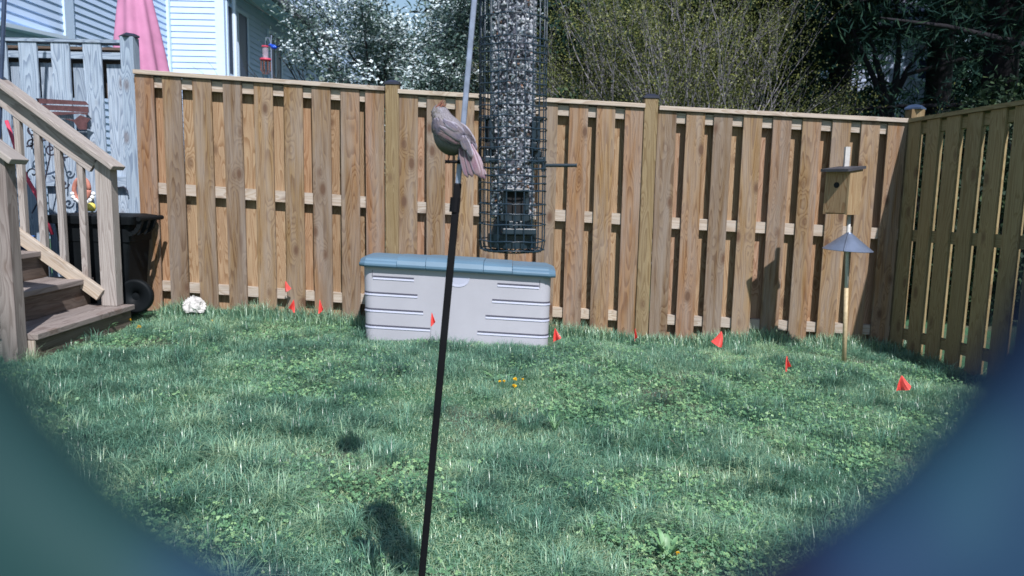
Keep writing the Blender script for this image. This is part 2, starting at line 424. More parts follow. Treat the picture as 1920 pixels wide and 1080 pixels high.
# ------------------------------------------------------------------ side fence on the right
def side_fence():
    c0 = at(1704, 223, YF-.02); root = thing('wooden_fence', (c0.x, YF, gz(c0.x, YF)), 'shaded greenish board fence along the right side of the lawn with see-through gaps', 'fence')
    dv = Vector((.155, -1, 0)).normalized(); nv = Vector((dv.y, -dv.x, 0))   # nv points into the yard (-x)
    if nv.x > 0: nv = -nv
    O = Vector((c0.x+.020, YF-.022, 0)); zt = c0.z; L = 4.6; sl = .022
    def P(s, d, z): p = O+dv*s-nv*d; return Vector((p.x, p.y, z))
    def brd(mb, s0, w, d0, d1, zlo=None, zhi=None, la=2):
        c = []
        for q_ in range(8):
            s = s0+(w if q_ & 1 else 0); d = d1 if q_ >> 1 & 1 else d0
            p = P(s, d, 0); zb = gz(p.x, p.y)+.01 if zlo is None else zt+sl*s-zlo
            c.append((p.x, p.y, (zt+sl*s-(.03 if zhi is None else zhi)) if q_ >> 2 & 1 else zb))
        mb.hexa(c, la)
    fr, bk, cp, rl = MB(), MB(), MB(), MB()
    s = .0; pitch = .198; w = .130
    while s < L:
        brd(fr, s, w, -BT, 0.); brd(bk, s+pitch/2+.034, w-.012, RD+.002, RD+BT+.010); s += pitch
    brd(cp, 0, L, -.035, RD+.05, .028, 0., 0)
    for a, h in ((.045, .075), (.835, .085), (1.60, .075)): rl = MB(); brd(rl, 0, L, .001, RD, a+h, a, 0); rl.build('rail', M_side, root)
    fr.build('inner_boards', M_side, root, bevel=.002); bk.build('outer_boards', M_side, root)
    cp.build('top_cap', M_side, root)
    mb = MB(); p = at(1716, 206, YF+.14)
    mb.box((p.x-.05, YF+.09, gz(p.x, YF)), (p.x+.05, YF+.19, p.z), 2); po = mb.build('post', M_post, root)
    mb = MB(); mb.lathe((p.x, YF+.14, p.z), [(.085, 0), (.085, .012), (.05, .035), (.001, .045)], 4); mb.build('post_cap', M_bluedark, po)
side_fence()

# ------------------------------------------------------------------ weathered tall fence, left
def old_fence():
    YO = 5.90; a = at(28, 76, YO); b = at(231, 76, YO)
    root = thing('weathered_fence', (b.x, YO, gz(b.x, YO)), 'tall weathered blue-grey board fence behind the stairs at the left edge', 'fence')
    fr, bk, cp = MB(), MB(), MB(); z1 = b.z
    Xs = [at(px, 200, YO).x for px in (-70, -12, 44, 104, 163)]
    for x in Xs: fr.box((x, YO-.02, gz(x, YO)), (x+.140, YO, z1-.025), 2)
    for x in [at(px, 200, YO).x for px in (-95, -42, 14, 72, 134, 197)]: bk.box((x, YO+.05, gz(x, YO)), (x+.135, YO+.07, z1-.17), 2)
    for dz, h in ((.09, .05), (1.03, .085), (1.85, .085)): rl = MB(); rl.box((a.x-.5, YO+.001, z1-dz-h), (b.x, YO+.049, z1-dz), 0); rl.build('rail', M_old, root)
    cp.box((a.x-.5, YO-.03, z1-.024), (b.x, YO+.09, z1), 0)
    mb = MB(); mb.box((a.x-.5, YO+.13, z1-.42), (b.x-.02, YO+.15, z1-.03), 0); mb.build('shade_backing', M_step, root)  # dark board added in place of the shade below the cap
    fr.build('front_boards', M_old, root, bevel=.003); bk.build('rear_boards', M_old, root); cp.build('top_cap', M_old, root)
    mb = MB(); p = at(241, 70, YO-.05); mb.box((p.x-.05, YO-.09, gz(p.x, YO)), (p.x+.05, YO+.01, p.z), 2); po = mb.build('post', M_old, root, bevel=.004)
    mb = MB(); mb.lathe((p.x, YO-.04, p.z), [(.08, 0), (.08, .012), (.04, .03), (.001, .034)], 4); c = mb.build('post_cap', M_capb, po)
old_fence()

# ------------------------------------------------------------------ stairs
def stairs():
    YN, YR = 4.18, 5.28; X1 = -2.70; rise, run = .19, .285; z0 = .05
    root = thing('stairs', (X1-.4, (YN+YR)/2, gz(X1, 4.7)), 'weathered wooden steps with a slatted handrail at the left edge of the lawn', 'stairs')
    for k in range(6):
        xf = X1-k*run; zt = z0+(k+1)*rise
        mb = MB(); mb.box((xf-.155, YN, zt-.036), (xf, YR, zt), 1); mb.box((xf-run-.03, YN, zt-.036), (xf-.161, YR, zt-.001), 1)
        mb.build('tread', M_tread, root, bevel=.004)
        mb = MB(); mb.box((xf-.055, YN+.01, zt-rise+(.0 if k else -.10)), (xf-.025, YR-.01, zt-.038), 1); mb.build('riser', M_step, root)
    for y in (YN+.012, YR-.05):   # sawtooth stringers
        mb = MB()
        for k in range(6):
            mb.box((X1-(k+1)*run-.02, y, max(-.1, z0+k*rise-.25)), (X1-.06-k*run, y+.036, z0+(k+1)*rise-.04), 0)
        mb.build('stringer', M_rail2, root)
    mb = MB(); mb.box((X1-.13, YN-.004, 0.), (X1-.02, YN+.009, z0+rise-.040), 2); mb.build('stringer_end', M_rail, root)
    # far rail
    yr = YR-.055; tp = at(199, 300, yr)
    nw = MB(); nw.box((tp.x-.058, yr-.048, z0+rise+.001), (tp.x+.050, yr+.044, tp.z+.0), 2); nw.build('newel_post', M_rail2, root, bevel=.004)
    a = at(222, 316, yr-.03); b = at(0, 152, yr-.03); d = (b-a).normalized(); b = a+d*2.3
    mb = MB(); mb.beam(a, b, .034, .17); mb.build('handrail', M_rail2, root, bevel=.005)
    n = Vector((d.z, 0, -d.x)); n = n if n.z < 0 else -n
    mb = MB(); mb.beam(a+n*.085+d*.14, b+n*.085, .10, .036); mb.build('upper_rail', M_rail2, root)
    a2 = at(190, 553, yr-.05); b2 = a2+d*2.3; mb = MB(); mb.beam(a2, b2, .088, .04); mb.build('lower_rail', M_rail, root, bevel=.003)
    for px in (160, 120, 84, 49, 10, -28, -66):
        x = at(px, 400, yr).x; zu = a.z+(x-a.x)*d.z/d.x-.14; zl = a2.z+(x-a2.x)*d.z/d.x
        mb = MB(); mb.box((x-.02, yr-.042, zl-.06), (x+.02, yr-.004, zu+.02), 2); mb.build('baluster', M_rail2, root)
    # near rail
    pn = at(11, 300, YN-.03); nw = MB(); nw.box((pn.x-.045, YN-.105, gz(pn.x, YN)-.03), (pn.x+.042, YN-.015, pn.z+.01), 2); nw.build('newel_post', M_tread, root, bevel=.004)
    a = at(36, 304, YN-.06); mb = MB(); mb.beam(a, a+d*1.8, .034, .15); mb.build('handrail', M_rail2, root, bevel=.005)
    mb = MB(); mb.beam(a+n*.075+d*.12, a+n*.075+d*1.8, .09, .036); mb.build('upper_rail', M_rail2, root)
stairs()

# ------------------------------------------------------------------ wheeled bin
def bin_():
    cx = at(205, 480, 5.55).x; y0, y1 = 5.36, 5.74; zg = gz(cx, 5.6)
    zt = at(205, 405, 5.4).z; root = thing('wheeled_bin', (cx, 5.55, zg), 'black wheeled rubbish bin standing between the stairs and the fence', 'bin')
    mb = MB(); w0, w1 = .235, .275
    xr = at(262, 470, 5.5).x; xl = xr-.56
    def rr(x0, x1, ya, yb, z, r=.04, n=4):
        pts = []
        for (cx_, cy_, a0) in ((x1-r, yb-r, 0), (x0+r, yb-r, 90), (x0+r, ya+r, 180), (x1-r, ya+r, 270)):
            for k in range(n+1):
                a = R(a0+90*k/n); pts.append((cx_+r*math.cos(a), cy_+r*math.sin(a), z))
        return pts
    rings = [rr(xl+.09, xr-.075, y0+.03, y1-.02, zg+.03), rr(xl+.03, xr-.02, y0+.01, y1-.01, zt-.19), rr(xl+.025, xr-.01, y0+.005, y1-.005, zt-.185), rr(xl+.01, xr+.005, y0, y1, zt-.06), rr(xl, xr+.01, y0-.004, y1, zt-.03)]
    n = len(rings[0]); vs = [p for r in rings for p in r]
    fs = [(i*n+k, i*n+(k+1) % n, (i+1)*n+(k+1) % n, (i+1)*n+k) for i in range(len(rings)-1) for k in range(n)]+[tuple(range(n))[::-1]]
    mb.add(vs, fs); mb.build('body', M_bin, root, smooth=False)
    mb = MB(); rings = [rr(xl-.02, xr+.035, y0-.025, y1, zt-.06), rr(xl-.025, xr+.04, y0-.03, y1, zt-.02), rr(xl-.03, xr+.045, y0-.03, y1, zt), rr(xl+.05, xr-.02, y0+.03, y1-.04, zt+.012)]
    vs = [p for r in rings for p in r]; fs = [(i*n+k, i*n+(k+1) % n, (i+1)*n+(k+1) % n, (i+1)*n+k) for i in range(3) for k in range(n)]+[tuple(range(n))[::-1], tuple(range(3*n, 4*n))]
    mb.add(vs, fs); mb.build('lid', M_bin, root, bevel=.004)
    # handle brackets at the hinge side (right)
    mb = MB()
    for y in (y0+.0, y0+.10, y0+.2):
        for i in range(5):
            t0, t1 = i/5, (i+1)/5
            mb.beam((xr+.0+.085*math.sin(t0*1.57), y, zt-.125+.105*(1-math.cos(t0*1.57))), (xr+.0+.085*math.sin(t1*1.57), y, zt-.125+.105*(1-math.cos(t1*1.57))), .03, .028)
    mb.tube([(xr+.085, y0-.03, zt-.015), (xr+.085, y1-.05, zt-.015)], .017, 10)
    mb.build('handle', M_bin, root)
    wp = at(262, 548, 5.45)
    mb = MB(); mb.lathe((wp.x, 5.39, wp.z-.02), [(.03, -.005), (.075, -.004), (.105, -.022), (.122, -.018), (.125, 0), (.122, .03), (.105, .035), (.03, .03)], 32, 'y', True)
    w = mb.build('wheel', M_bin, root, smooth=True)
    mb = MB(); mb.lathe((wp.x, 5.40, wp.z-.02), [(.001, -.012), (.03, -.01), (.035, .0)], 16, 'y'); mb.build('hub', M_bin, w)
bin_()

# ------------------------------------------------------------------ storage box
M_boxb = flat('grey_resin', (.37, .37, .42), .55, 0, .06, 3, .4, .08)
M_lid = flat('blue_resin', (.09, .165, .24), .5, 0, .08, 4, .4, .12)
def deck_box():
    Y0 = 5.16; D = .50
    bl = at(680, 643, Y0); br = at(1030, 664, Y0); tl = at(680, 504, Y0)
    ax = (br-bl).normalized(); W_ = (br-bl).length; Hh = tl.z-bl.z; up_ = Vector((0, 0, 1))
    root = thing('storage_box', bl+ax*W_/2+Vector((0, D/2, 0)), 'large lavender-grey plastic deck box with blue lid standing in front of the fence', 'storage box')
    def P(x, y, z): return bl+ax*x+Vector((0, y, 0))+up_*z
    def ring(x0, x1, y0, y1, z, r, n=5):
        pts = []
        for (cx_, cy_, a0) in ((x1-r, y1-r, 0), (x0+r, y1-r, 90), (x0+r, y0+r, 180), (x1-r, y0+r, 270)):
            for k in range(n+1):
                a = R(a0+90*k/n); pts.append(P(cx_+r*math.cos(a), cy_+r*math.sin(a), z))
        return pts
    # body: slightly flaring shell whose corners carry full grooves
    gz_ = [.115, .232, .348, .463]
    mb = MB(); rings = []
    def lev(z, ins): f = .010*(1-z/Hh); rings.append(ring(f+ins, W_-f-ins, f*.6+ins, D, z, .07))
    lev(.0, 0); 
    lev(Hh+.03, 0)
    n = len(rings[0]); mb.add([p for r in rings for p in r], [(i*n+k, i*n+(k+1) % n, (i+1)*n+(k+1) % n, (i+1)*n+k) for i in range(len(rings)-1) for k in range(n)])
    body = mb.build('body', M_boxb, root, smooth=True)
    # moulded ribs on the front: each a raised course lip wrapping the corner (dark reveal above a light ledge)
    for i, z in enumerate(gz_[:4]):
        zz = z
        f = .010*(1-zz/Hh)
        wl = [.475, .425, .385, .36][i]; wr = [.51, .455, .41, .375][i]
        for side in (0, 1):
            mb = MB(); r = .07; path = []
            if side == 0:
                x0 = f
                path = [(x0, .30)] + [(x0+r-r*math.cos(R(a)), f*.6+r-r*math.sin(R(a))) for a in (0, 18, 36, 54, 72, 90)] + [(wl, f*.6)]
                if i == 3: path = [(.075, f*.6), (wl, f*.6)]
            else:
                x1 = W_-f
                path = [(W_-wr, f*.6)] + [(x1-r+r*math.sin(R(a)), f*.6+r-r*math.cos(R(a))) for a in (0, 18, 36, 54, 72, 90)] + [(x1, .30)]
                if i == 3: path = [(W_-wr, f*.6), (W_-.085, f*.6)]
            vs = []
            for j, (x, y) in enumerate(path):
                q0 = path[max(0, j-1)]; q1 = path[min(len(path)-1, j+1)]; t = Vector((q1[0]-q0[0], q1[1]-q0[1])); t.normalize(); nn = (t.y, -t.x)
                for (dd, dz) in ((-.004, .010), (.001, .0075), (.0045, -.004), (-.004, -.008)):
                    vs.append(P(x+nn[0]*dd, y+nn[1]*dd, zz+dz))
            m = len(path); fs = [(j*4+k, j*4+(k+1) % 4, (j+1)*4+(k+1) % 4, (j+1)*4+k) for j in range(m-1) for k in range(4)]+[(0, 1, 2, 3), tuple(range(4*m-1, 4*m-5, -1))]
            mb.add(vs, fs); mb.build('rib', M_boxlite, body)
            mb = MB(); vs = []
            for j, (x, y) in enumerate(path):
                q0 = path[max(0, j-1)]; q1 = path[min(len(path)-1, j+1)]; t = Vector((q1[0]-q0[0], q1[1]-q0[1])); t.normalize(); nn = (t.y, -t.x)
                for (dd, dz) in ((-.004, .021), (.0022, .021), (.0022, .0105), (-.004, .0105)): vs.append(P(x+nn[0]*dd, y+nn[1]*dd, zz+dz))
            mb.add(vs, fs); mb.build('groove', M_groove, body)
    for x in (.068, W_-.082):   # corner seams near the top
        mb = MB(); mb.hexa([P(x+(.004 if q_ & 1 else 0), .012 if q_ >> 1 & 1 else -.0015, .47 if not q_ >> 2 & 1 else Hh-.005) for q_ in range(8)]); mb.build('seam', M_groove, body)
    # finger recess below the lid
    mb = MB(); vs = []; m = 14; cx_ = W_/2+.005
    for j in range(m+1):
        a = math.pi*j/m; vs.append(P(cx_+.085*math.cos(a), -.0025, Hh-.012-.075*math.sin(a)**.8)); vs.append(P(cx_+.07*math.cos(a), .0, Hh-.012-.058*math.sin(a)**.8))
    mb.add(vs, [(2*j, 2*j+1, 2*j+3, 2*j+2) for j in range(m)]+[tuple(2*j+1 for j in range(m+1))]); mb.build('finger_recess', M_boxlite, body)
    # lid: rounded bar profile across front, segments
    segs = [(-.02, .245), (.245, .445), (.445, .845), (.845, 1.045), (1.045, W_+.03)]
    for si, (x0, x1) in enumerate(segs):
        raise_ = [.0, .005, .010, .005, .0][si]; mb = MB()
        prof = [(-.01, -.002), (-.034, .0), (-.044, .014), (-.044, .03), (-.030, .052+raise_), (.0, .066+raise_), (.04, .074+raise_), (D*.55, .070+raise_), (D+.02, .05+raise_), (D+.02, .0)]
        if si in (0, 4): prof = [(-.01, -.002), (-.034, .0), (-.044, .012), (-.044, .028), (-.032, .040), (-.012, .044), (.0, .058), (.04, .066), (D*.55, .068), (D+.02, .050), (D+.02, .0)]
        vs = []; xsn = 7
        for j in range(xsn):
            x = x0+(x1-x0)*j/(xsn-1)-(.0012 if j == xsn-1 else 0); e = 0
            if si == 0: e = .03*max(0, 1-(x-x0)/.035)**2
            if si == 4: e = .03*max(0, 1-(x1-x)/.035)**2
            for (y, z) in prof: vs.append(P(x, y+e if y < .1 else y, Hh+.02+(z-e*.6 if z > .03 else z)))
        m = len(prof); fs = [(j*m+k, (j+1)*m+k, (j+1)*m+(k+1) % m, j*m+(k+1) % m) for j in range(xsn-1) for k in range(m)]+[tuple(range(m)), tuple(range((xsn-1)*m, xsn*m))[::-1]]
        mb.add(vs, fs)
        mb.build('lid_panel', M_lid, root, bevel=.003)
    mb = MB(); r1 = ring(.03, W_-.03, .02, D, -.06, .07); r2 = ring(.026, W_-.026, .016, D, .001, .07); n = len(r1)
    mb.add(r1+r2, [(k, (k+1) % n, n+(k+1) % n, n+k) for k in range(n)]); mb.build('base_trim', M_lid, root)
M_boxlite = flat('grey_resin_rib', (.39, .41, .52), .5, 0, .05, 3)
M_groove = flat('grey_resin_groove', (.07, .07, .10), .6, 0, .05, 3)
deck_box()

# ------------------------------------------------------------------ shepherd pole (leans) + perch
YP = 1.24
pa, pb = at(888, 0, YP), at(790, 1080, YP)
def pole():
    d = (pb-pa).normalized(); t = (pb.z-gz(pb.x, YP))/-d.z; foot = pb+d*(t+.12)
    mid = at(858.5, 348, YP); topz = pa-d*.98
    root = thing('feeder_pole', (foot.x, foot.y, gz(foot.x, foot.y)), 'thin leaning metal pole with black lower half that the bird perches on', 'pole')
    mb = MB(); mb.beam(foot, mid-d*.004, .0118, .0118, idv=1); mb.build('lower_section', M_black, root, bevel=.002)
    mb = MB(); mb.beam(mid-d*.0, topz, .0088, .0088, idv=1); up_s = mb.build('upper_section', M_steel, root, bevel=.0015)
    mb = MB(); cl = at(853, 384, YP); mb.tube([cl+d*.012, cl-d*.012], .0086, 12); mb.build('joint_collar', M_black, root)
    # crook over to the feeder
    fc = at(962, 200, 1.25); hk = Vector((fc.x, 1.25, topz.z+.02)); pts = []
    for k in range(13):
        a = math.pi*k/12; c = (topz+hk)/2; r_ = (hk-topz)/2
        p = c - r_*math.cos(a); p.z = topz.z+(hk.z-topz.z)*k/12 + .16*math.sin(a); pts.append(p)
    mb = MB(); mb.tube(pts, .005, 10); mb.build('crook', M_steel, root, smooth=True)
    pk = at(866, 304, YP-.009); pk0 = at(835, 303, YP-.009)
    mb = MB(); mb.tube([pk0, at(872, 304, YP-.009)], .0026, 10); mb.tube([pk0, pk0+Vector((-.0004, 0, 0))], .0037, 10); mb.build('perch', M_black, root, smooth=False)
    return hk, topz
hk, topz = pole()

# ------------------------------------------------------------------ bird
def bird():
    S = YP/F*1.005; Y0 = YP-.009
    def P(px, py, w=0.): # w towards the camera in px
        p = at(px, py, Y0); return p+Vector((0, -1, 0))*w*S
    base = P(850, 303)
    root = thing('perched_bird', base, 'grey-brown songbird with reddish crest and pink tail perched on the pole seen from behind', 'bird')
    sec = [(819, 195.5, 2, 2, -6), (821.5, 198.5, 8, 9, -5), (823.5, 203, 13, 14, -4), (825.5, 209, 16.2, 17, -3), (828, 216, 17.5, 19, -2), (831.5, 223, 20.5, 20, 0), (836, 231, 26, 23, 0),
           (840, 241, 30.5, 27, 0), (843, 252, 32, 29, -2), (845.5, 263, 31.5, 30, -4), (847, 273, 28.5, 28, -6), (848.5, 281, 23, 24, -7), (850, 287.5, 15.5, 17, -8), (851, 291.5, 5, 6, -8)]
    N = 28; vs = []
    for i, (cx, cy, a, b, w) in enumerate(sec):
        q0 = sec[max(0, i-1)]; q1 = sec[min(len(sec)-1, i+1)]; t = Vector((q1[0]-q0[0], q1[1]-q0[1])); t.normalize(); nx_, ny_ = -t.y, t.x
        if nx_ < 0: nx_, ny_ = -nx_, -ny_
        for k in range(N):
            an = 2*math.pi*k/N; vs.append(P(cx+nx_*a*math.cos(an), cy+ny_*a*math.cos(an)*.6, w+b*math.sin(an)))
    fs = [(i*N+k, i*N+(k+1) % N, (i+1)*N+(k+1) % N, (i+1)*N+k) for i in range(len(sec)-1) for k in range(N)]+[tuple(range(N))[::-1], tuple(range((len(sec)-1)*N, len(sec)*N))]
    mb = MB(); mb.add(vs, fs)
    t = NT('bird_plumage'); ob = t.obj(); sp = t.n('ShaderNodeSeparateXYZ'); t.l(ob, sp.inputs[0])
    n = t.noise(t.mapv(ob, (1, 1, .35)), 520, 4, .7); n2 = t.noise(ob, 60, 3)
    c = t.ramp(n, [(.35, (.11, .105, .125)), (.65, (.27, .26, .30))])
    c = t.mix(t.ramp(n2, [(.35, 0.), (.65, .5)]), c, (.19, .165, .175))
    # belly / underside plumage is olive brown
    zz = t.math('MULTIPLY_ADD', sp.outputs[2], 1., t.math('MULTIPLY', sp.outputs[0], .35))
    c = t.mix(t.ramp(t.math('MULTIPLY_ADD', zz, 26., .1), [(.45, 1.), (.85, 0.)]), c, (.10, .09, .07))
    t.col(c); t.set(.85, .15); t.bump(n, .6, .002)
    body = mb.build('body', t.m, root, smooth=True, sub=1)
    def fm(name, c, c2):
        t = NT(name); a = t.attr('wd').outputs['Vector']; s3 = t.n('ShaderNodeSeparateXYZ'); t.l(a, s3.inputs[0])
        edge = t.ramp(t.math('ABSOLUTE', s3.outputs[0]), [(.0, .35), (.08, 0.), (.55, .05), (.80, 1.)])
        cb = t.n('ShaderNodeCombineXYZ'); t.l(t.math('MULTIPLY', s3.outputs[0], 3.), cb.inputs[0]); t.l(t.math('MULTIPLY_ADD', t.math('ABSOLUTE', s3.outputs[0]), -2., t.math('MULTIPLY', s3.outputs[1], 26.)), cb.inputs[1]); t.l(s3.outputs[2], cb.inputs[2])
        nn = t.noise(cb.outputs[0], 1.6, 3)
        cc = t.mix(t.ramp(nn, [(.3, 0.), (.7, 1.)]), tuple(x*.55 for x in c), c)
        ob = t.obj(); cc = t.mix(t.ramp(t.noise(ob, 700, 4, .7), [(.35, 0.), (.65, .6)]), cc, tuple(x*.45 for x in c)); cc = t.mix(edge, cc, c2); cc = t.mix(t.ramp(t.noise(ob, 90, 2), [(.4, 0.), (.6, .45)]), cc, (.20, .165, .16)); t.col(cc); t.set(.85, .12); t.bump(nn, .5, .0008); return t.m
    m_wing = fm('wing_grey', (.145, .13, .175), (.36, .35, .44)); m_pinkw = fm('wing_pink', (.20, .125, .15), (.32, .27, .33)); m_tail = fm('tail_pink', (.26, .15, .205), (.42, .33, .41)); m_dk = fm('wing_dark', (.085, .075, .10), (.20, .18, .24))
    def surf(px, py):
        best = None
        for i in range(len(sec)-1):
            a, b = sec[i], sec[i+1]
            if a[1] <= py <= b[1]:
                f = (py-a[1])/(b[1]-a[1]); s = [a[k]*(1-f)+b[k]*f for k in range(5)]
                d = (px-s[0])/s[2]; return s[4]+s[3]*math.sqrt(max(0, 1-d*d)) if abs(d) < 1 else s[4]
        return 0.
    def feather(mb, a, b, w, off=1., off2=None, fl=0, tipw=.55, idv=0., curve=0.):
        """feather a->b in px, half width w; sits off px above body"""
        m = 9; vs = []; at_ = []; off2 = off if off2 is None else off2
        dx, dy = b[0]-a[0], b[1]-a[1]; L = math.hypot(dx, dy); tx, ty = dx/L, dy/L; nx_, ny_ = -ty, tx
        for j in range(m+1):
            f = j/m; ww = w*min(1., (.35+1.9*f))*math.sqrt(max(0., 1-max(0, (f-tipw)/(1.0001-tipw))**2.2)) if j < m else w*.12
            cv = curve*math.sin(f*math.pi)
            for k, s in enumerate((-1, -.5, 0, .5, 1)):
                x = a[0]+dx*f+nx_*(ww*s+cv); y = a[1]+dy*f+ny_*(ww*s+cv)
                o_ = off*(1-f)+off2*f; h = surf(x, y) if fl == 0 else fl
                vs.append(P(x, y, h+o_+.9*(1-s*s))); at_.append((s, f, idv))
        mb.add(vs, [(j*5+k, j*5+k+1, (j+1)*5+k+1, (j+1)*5+k) for j in range(m) for k in range(4)], at_)
    C = lambda x, y: (780+x/5.4, 160+y/5.4)
    # left wing
    L1 = MB()
    for j, (x0, y0, x1, y1, w) in enumerate([(175, 360, 205, 520, 5), (190, 340, 235, 530, 5), (215, 335, 275, 520, 5.5), (250, 345, 320, 500, 6), (290, 355, 370, 505, 6.5)]):
        feather(L1, C(x0, y0), C(x1, y1), w, 1.5+.3*j, idv=j)
    w1 = L1.build('left_wing_coverts', m_wing, root, smooth=True, solid=.0004)
    L2 = MB()
    for j, (x0, y0, x1, y1, w) in enumerate([(230, 500, 430, 606, 5.2), (240, 490, 475, 612, 5), (260, 470, 500, 606, 5.5)]):
        feather(L2, C(x0, y0), C(x1, y1), w, 2.2+.3*j, 3.5, idv=j+9, curve=-2)
    L2.build('left_wing_flight_feathers', m_pinkw, root, smooth=True, solid=.0004)
    L3 = MB()
    for j, (x0, y0, x1, y1, w) in enumerate([(250, 430, 480, 580, 5.8), (300, 410, 520, 570, 6.2), (350, 400, 545, 665, 6.5), (340, 380, 495, 510, 7.5), (300, 370, 440, 480, 7)]):
        feather(L3, C(x0, y0), C(x1, y1), w, 3.2+.5*j, 5.5, idv=j+20, curve=-1)
    L3.build('left_wing_tertials', m_wing, root, smooth=True, solid=.0004)
    L4 = MB(); feather(L4, C(210, 500), C(420, 615), 3.6, 1.2, 2., idv=31, curve=2.); feather(L4, C(200, 480), C(270, 530), 2.6, 1.2, 2., idv=33); L4.build('left_wing_edge', m_dk, root, smooth=True, solid=.0004)
    # right wing
    R1 = MB()
    for j, (x0, y0, x1, y1, w) in enumerate([(440, 380, 565, 520, 6), (470, 400, 600, 590, 6), (500, 430, 618, 655, 5), (470, 430, 590, 560, 5.5), (440, 440, 560, 600, 5)]):
        feather(R1, C(x0, y0), C(x1, y1), w, 2.2, 4., fl=0, idv=j+40)
    R1.build('right_wing_feathers', m_wing, root, smooth=True, solid=.0004)
    R2 = MB(); feather(R2, C(560, 570), C(612, 660), 3.6, 1, 1, fl=8, idv=51); R2.build('right_wing_edge', m_dk, root, smooth=True, solid=.0004)
    # tail
    T = MB()
    for j, (x0, y0, x1, y1, w, o_) in enumerate([(445, 600, 530, 938, 6.5, 2), (585, 640, 705, 955, 6.5, 2.6), (500, 590, 575, 930, 7, 4), (560, 600, 672, 945, 7.5, 5), (520, 570, 640, 925, 7.5, 6.5)]):
        feather(T, C(x0, y0), C(x1, y1), w, o_, o_+6, fl=9, tipw=.8, idv=j+60)
    T.build('tail', m_tail, root, smooth=True, solid=.0007)
    Tc = MB(); 
    for j, (x0, y0, x1, y1, w) in enumerate([(470, 520, 520, 668, 6.5), (500, 520, 575, 740, 6)]): feather(Tc, C(x0, y0), C(x1, y1), w, 14, 15, fl=9, idv=j+70)
    Tc.build('tail_coverts', m_wing, root, smooth=True, solid=.0004)
    # short contour feathers all over head, neck and back
    nf = 2600; Pf, Nf, Tf, rf = [], [], [], []
    for _ in range(nf):
        i = rng.integers(0, len(sec)-2); f = rng.random(); q = [sec[i][k]*(1-f)+sec[i+1][k]*f for k in range(5)]; an = rng.uniform(0, 2*math.pi)
        if q[1] > 246: continue
        p0 = P(q[0]+q[2]*math.cos(an), q[1], q[4]+q[3]*math.sin(an)); pc = P(q[0], q[1], q[4]); nn_ = (p0-pc).normalized()
        if q[1] > 232 and math.sin(an) > -.2 and q[0]+q[2]*math.cos(an) > 816+(q[1]-232)*.9: continue
        Pf.append(p0[:]); Nf.append((nn_+Vector((0, 0, .35)))[:]); Tf.append((Vector((.25+rng.normal(0, .25), rng.normal(0, .2), -1))+nn_*.12)[:])
        low = min(1, max(0, (q[1]-238)/20))*(1 if math.cos(an) < .2 or q[1] > 268 else .4); rf.append(np.clip(.60*(1-low)+.16*low+rng.normal(0, .13*(1-low)+.05), 0, 1))
    Pf, Nf, Tf, rf = map(np.array, (Pf, Nf, Tf, rf)); n_ = len(Pf); sc_ = S*rng.uniform(3.5, 6.5, n_)
    fmat = leafmat('contour_feathers', [(0, (.075, .068, .055)), (.35, (.13, .12, .10)), (.6, (.215, .20, .215)), (1, (.36, .34, .38))], .9, .1, .1)
    v_, l_, s_, r__ = leaves(Pf, sc_, sc_*.55, Nf, rf, Tf); npmesh('contour_feathers', v_, l_, s_, fmat, r__, root)
    # crest
    t = NT('crest_red'); t.col(t.ramp(t.noise(t.obj(), 300, 3), [(.3, (.13, .06, .05)), (.7, (.30, .13, .09))])); t.set(.8, .2)
    K = MB()
    for j, (x0, y0, x1, y1, w) in enumerate([(205, 225, 268, 160, 1.6), (220, 230, 280, 145, 1.7), (240, 235, 296, 162, 1.6), (262, 240, 312, 186, 1.5), (195, 238, 240, 195, 1.8), (235, 240, 290, 190, 1.9), (225, 235, 262, 180, 1.8)]):
        feather(K, C(x0, y0), C(x1, y1), w, 0, 0, fl=4+2*(j % 3), tipw=.3, idv=j)
    K.build('crest', t.m, root, smooth=True, solid=.0008)
    mb = MB(); p = P(812, 214, -12); q_ = P(808.5, 218, -24)
    mb.tube([p+Vector((.004, 0, 0)), (p+q_)/2, q_], [.0045, .0033, .0005], 10); mb.build('beak', flat('orange_beak', (.50, .14, .03), .4), root, smooth=True)
    for e_ in (P(810.8, 210, 0), P(838, 206, -14)):
        mb = MB(); mb.ell(e_, (.0024, .0024, .0024)); mb.build('eye', M_black, root, smooth=True)
    for lx in (841, 862):
        mb = MB(); kn = P(lx, 288, -4); ft = P(lx-1, 301, 0)
        mb.tube([kn, P(lx+1, 294, -3), ft], [.0018, .0011, .0009], 8)
        for dx in (-4, -1, 2):
            mb.tube([ft, P(lx+dx, 301.5, 4.5), P(lx+dx*1.3, 306.5, 4)], [.0009, .0008, .0004], 6)
        mb.tube([ft, P(lx, 302, -4), P(lx, 307, -3.5)], [.0009, .0008, .0004], 6)
        mb.build('leg', M_black, root, smooth=True)
bird()

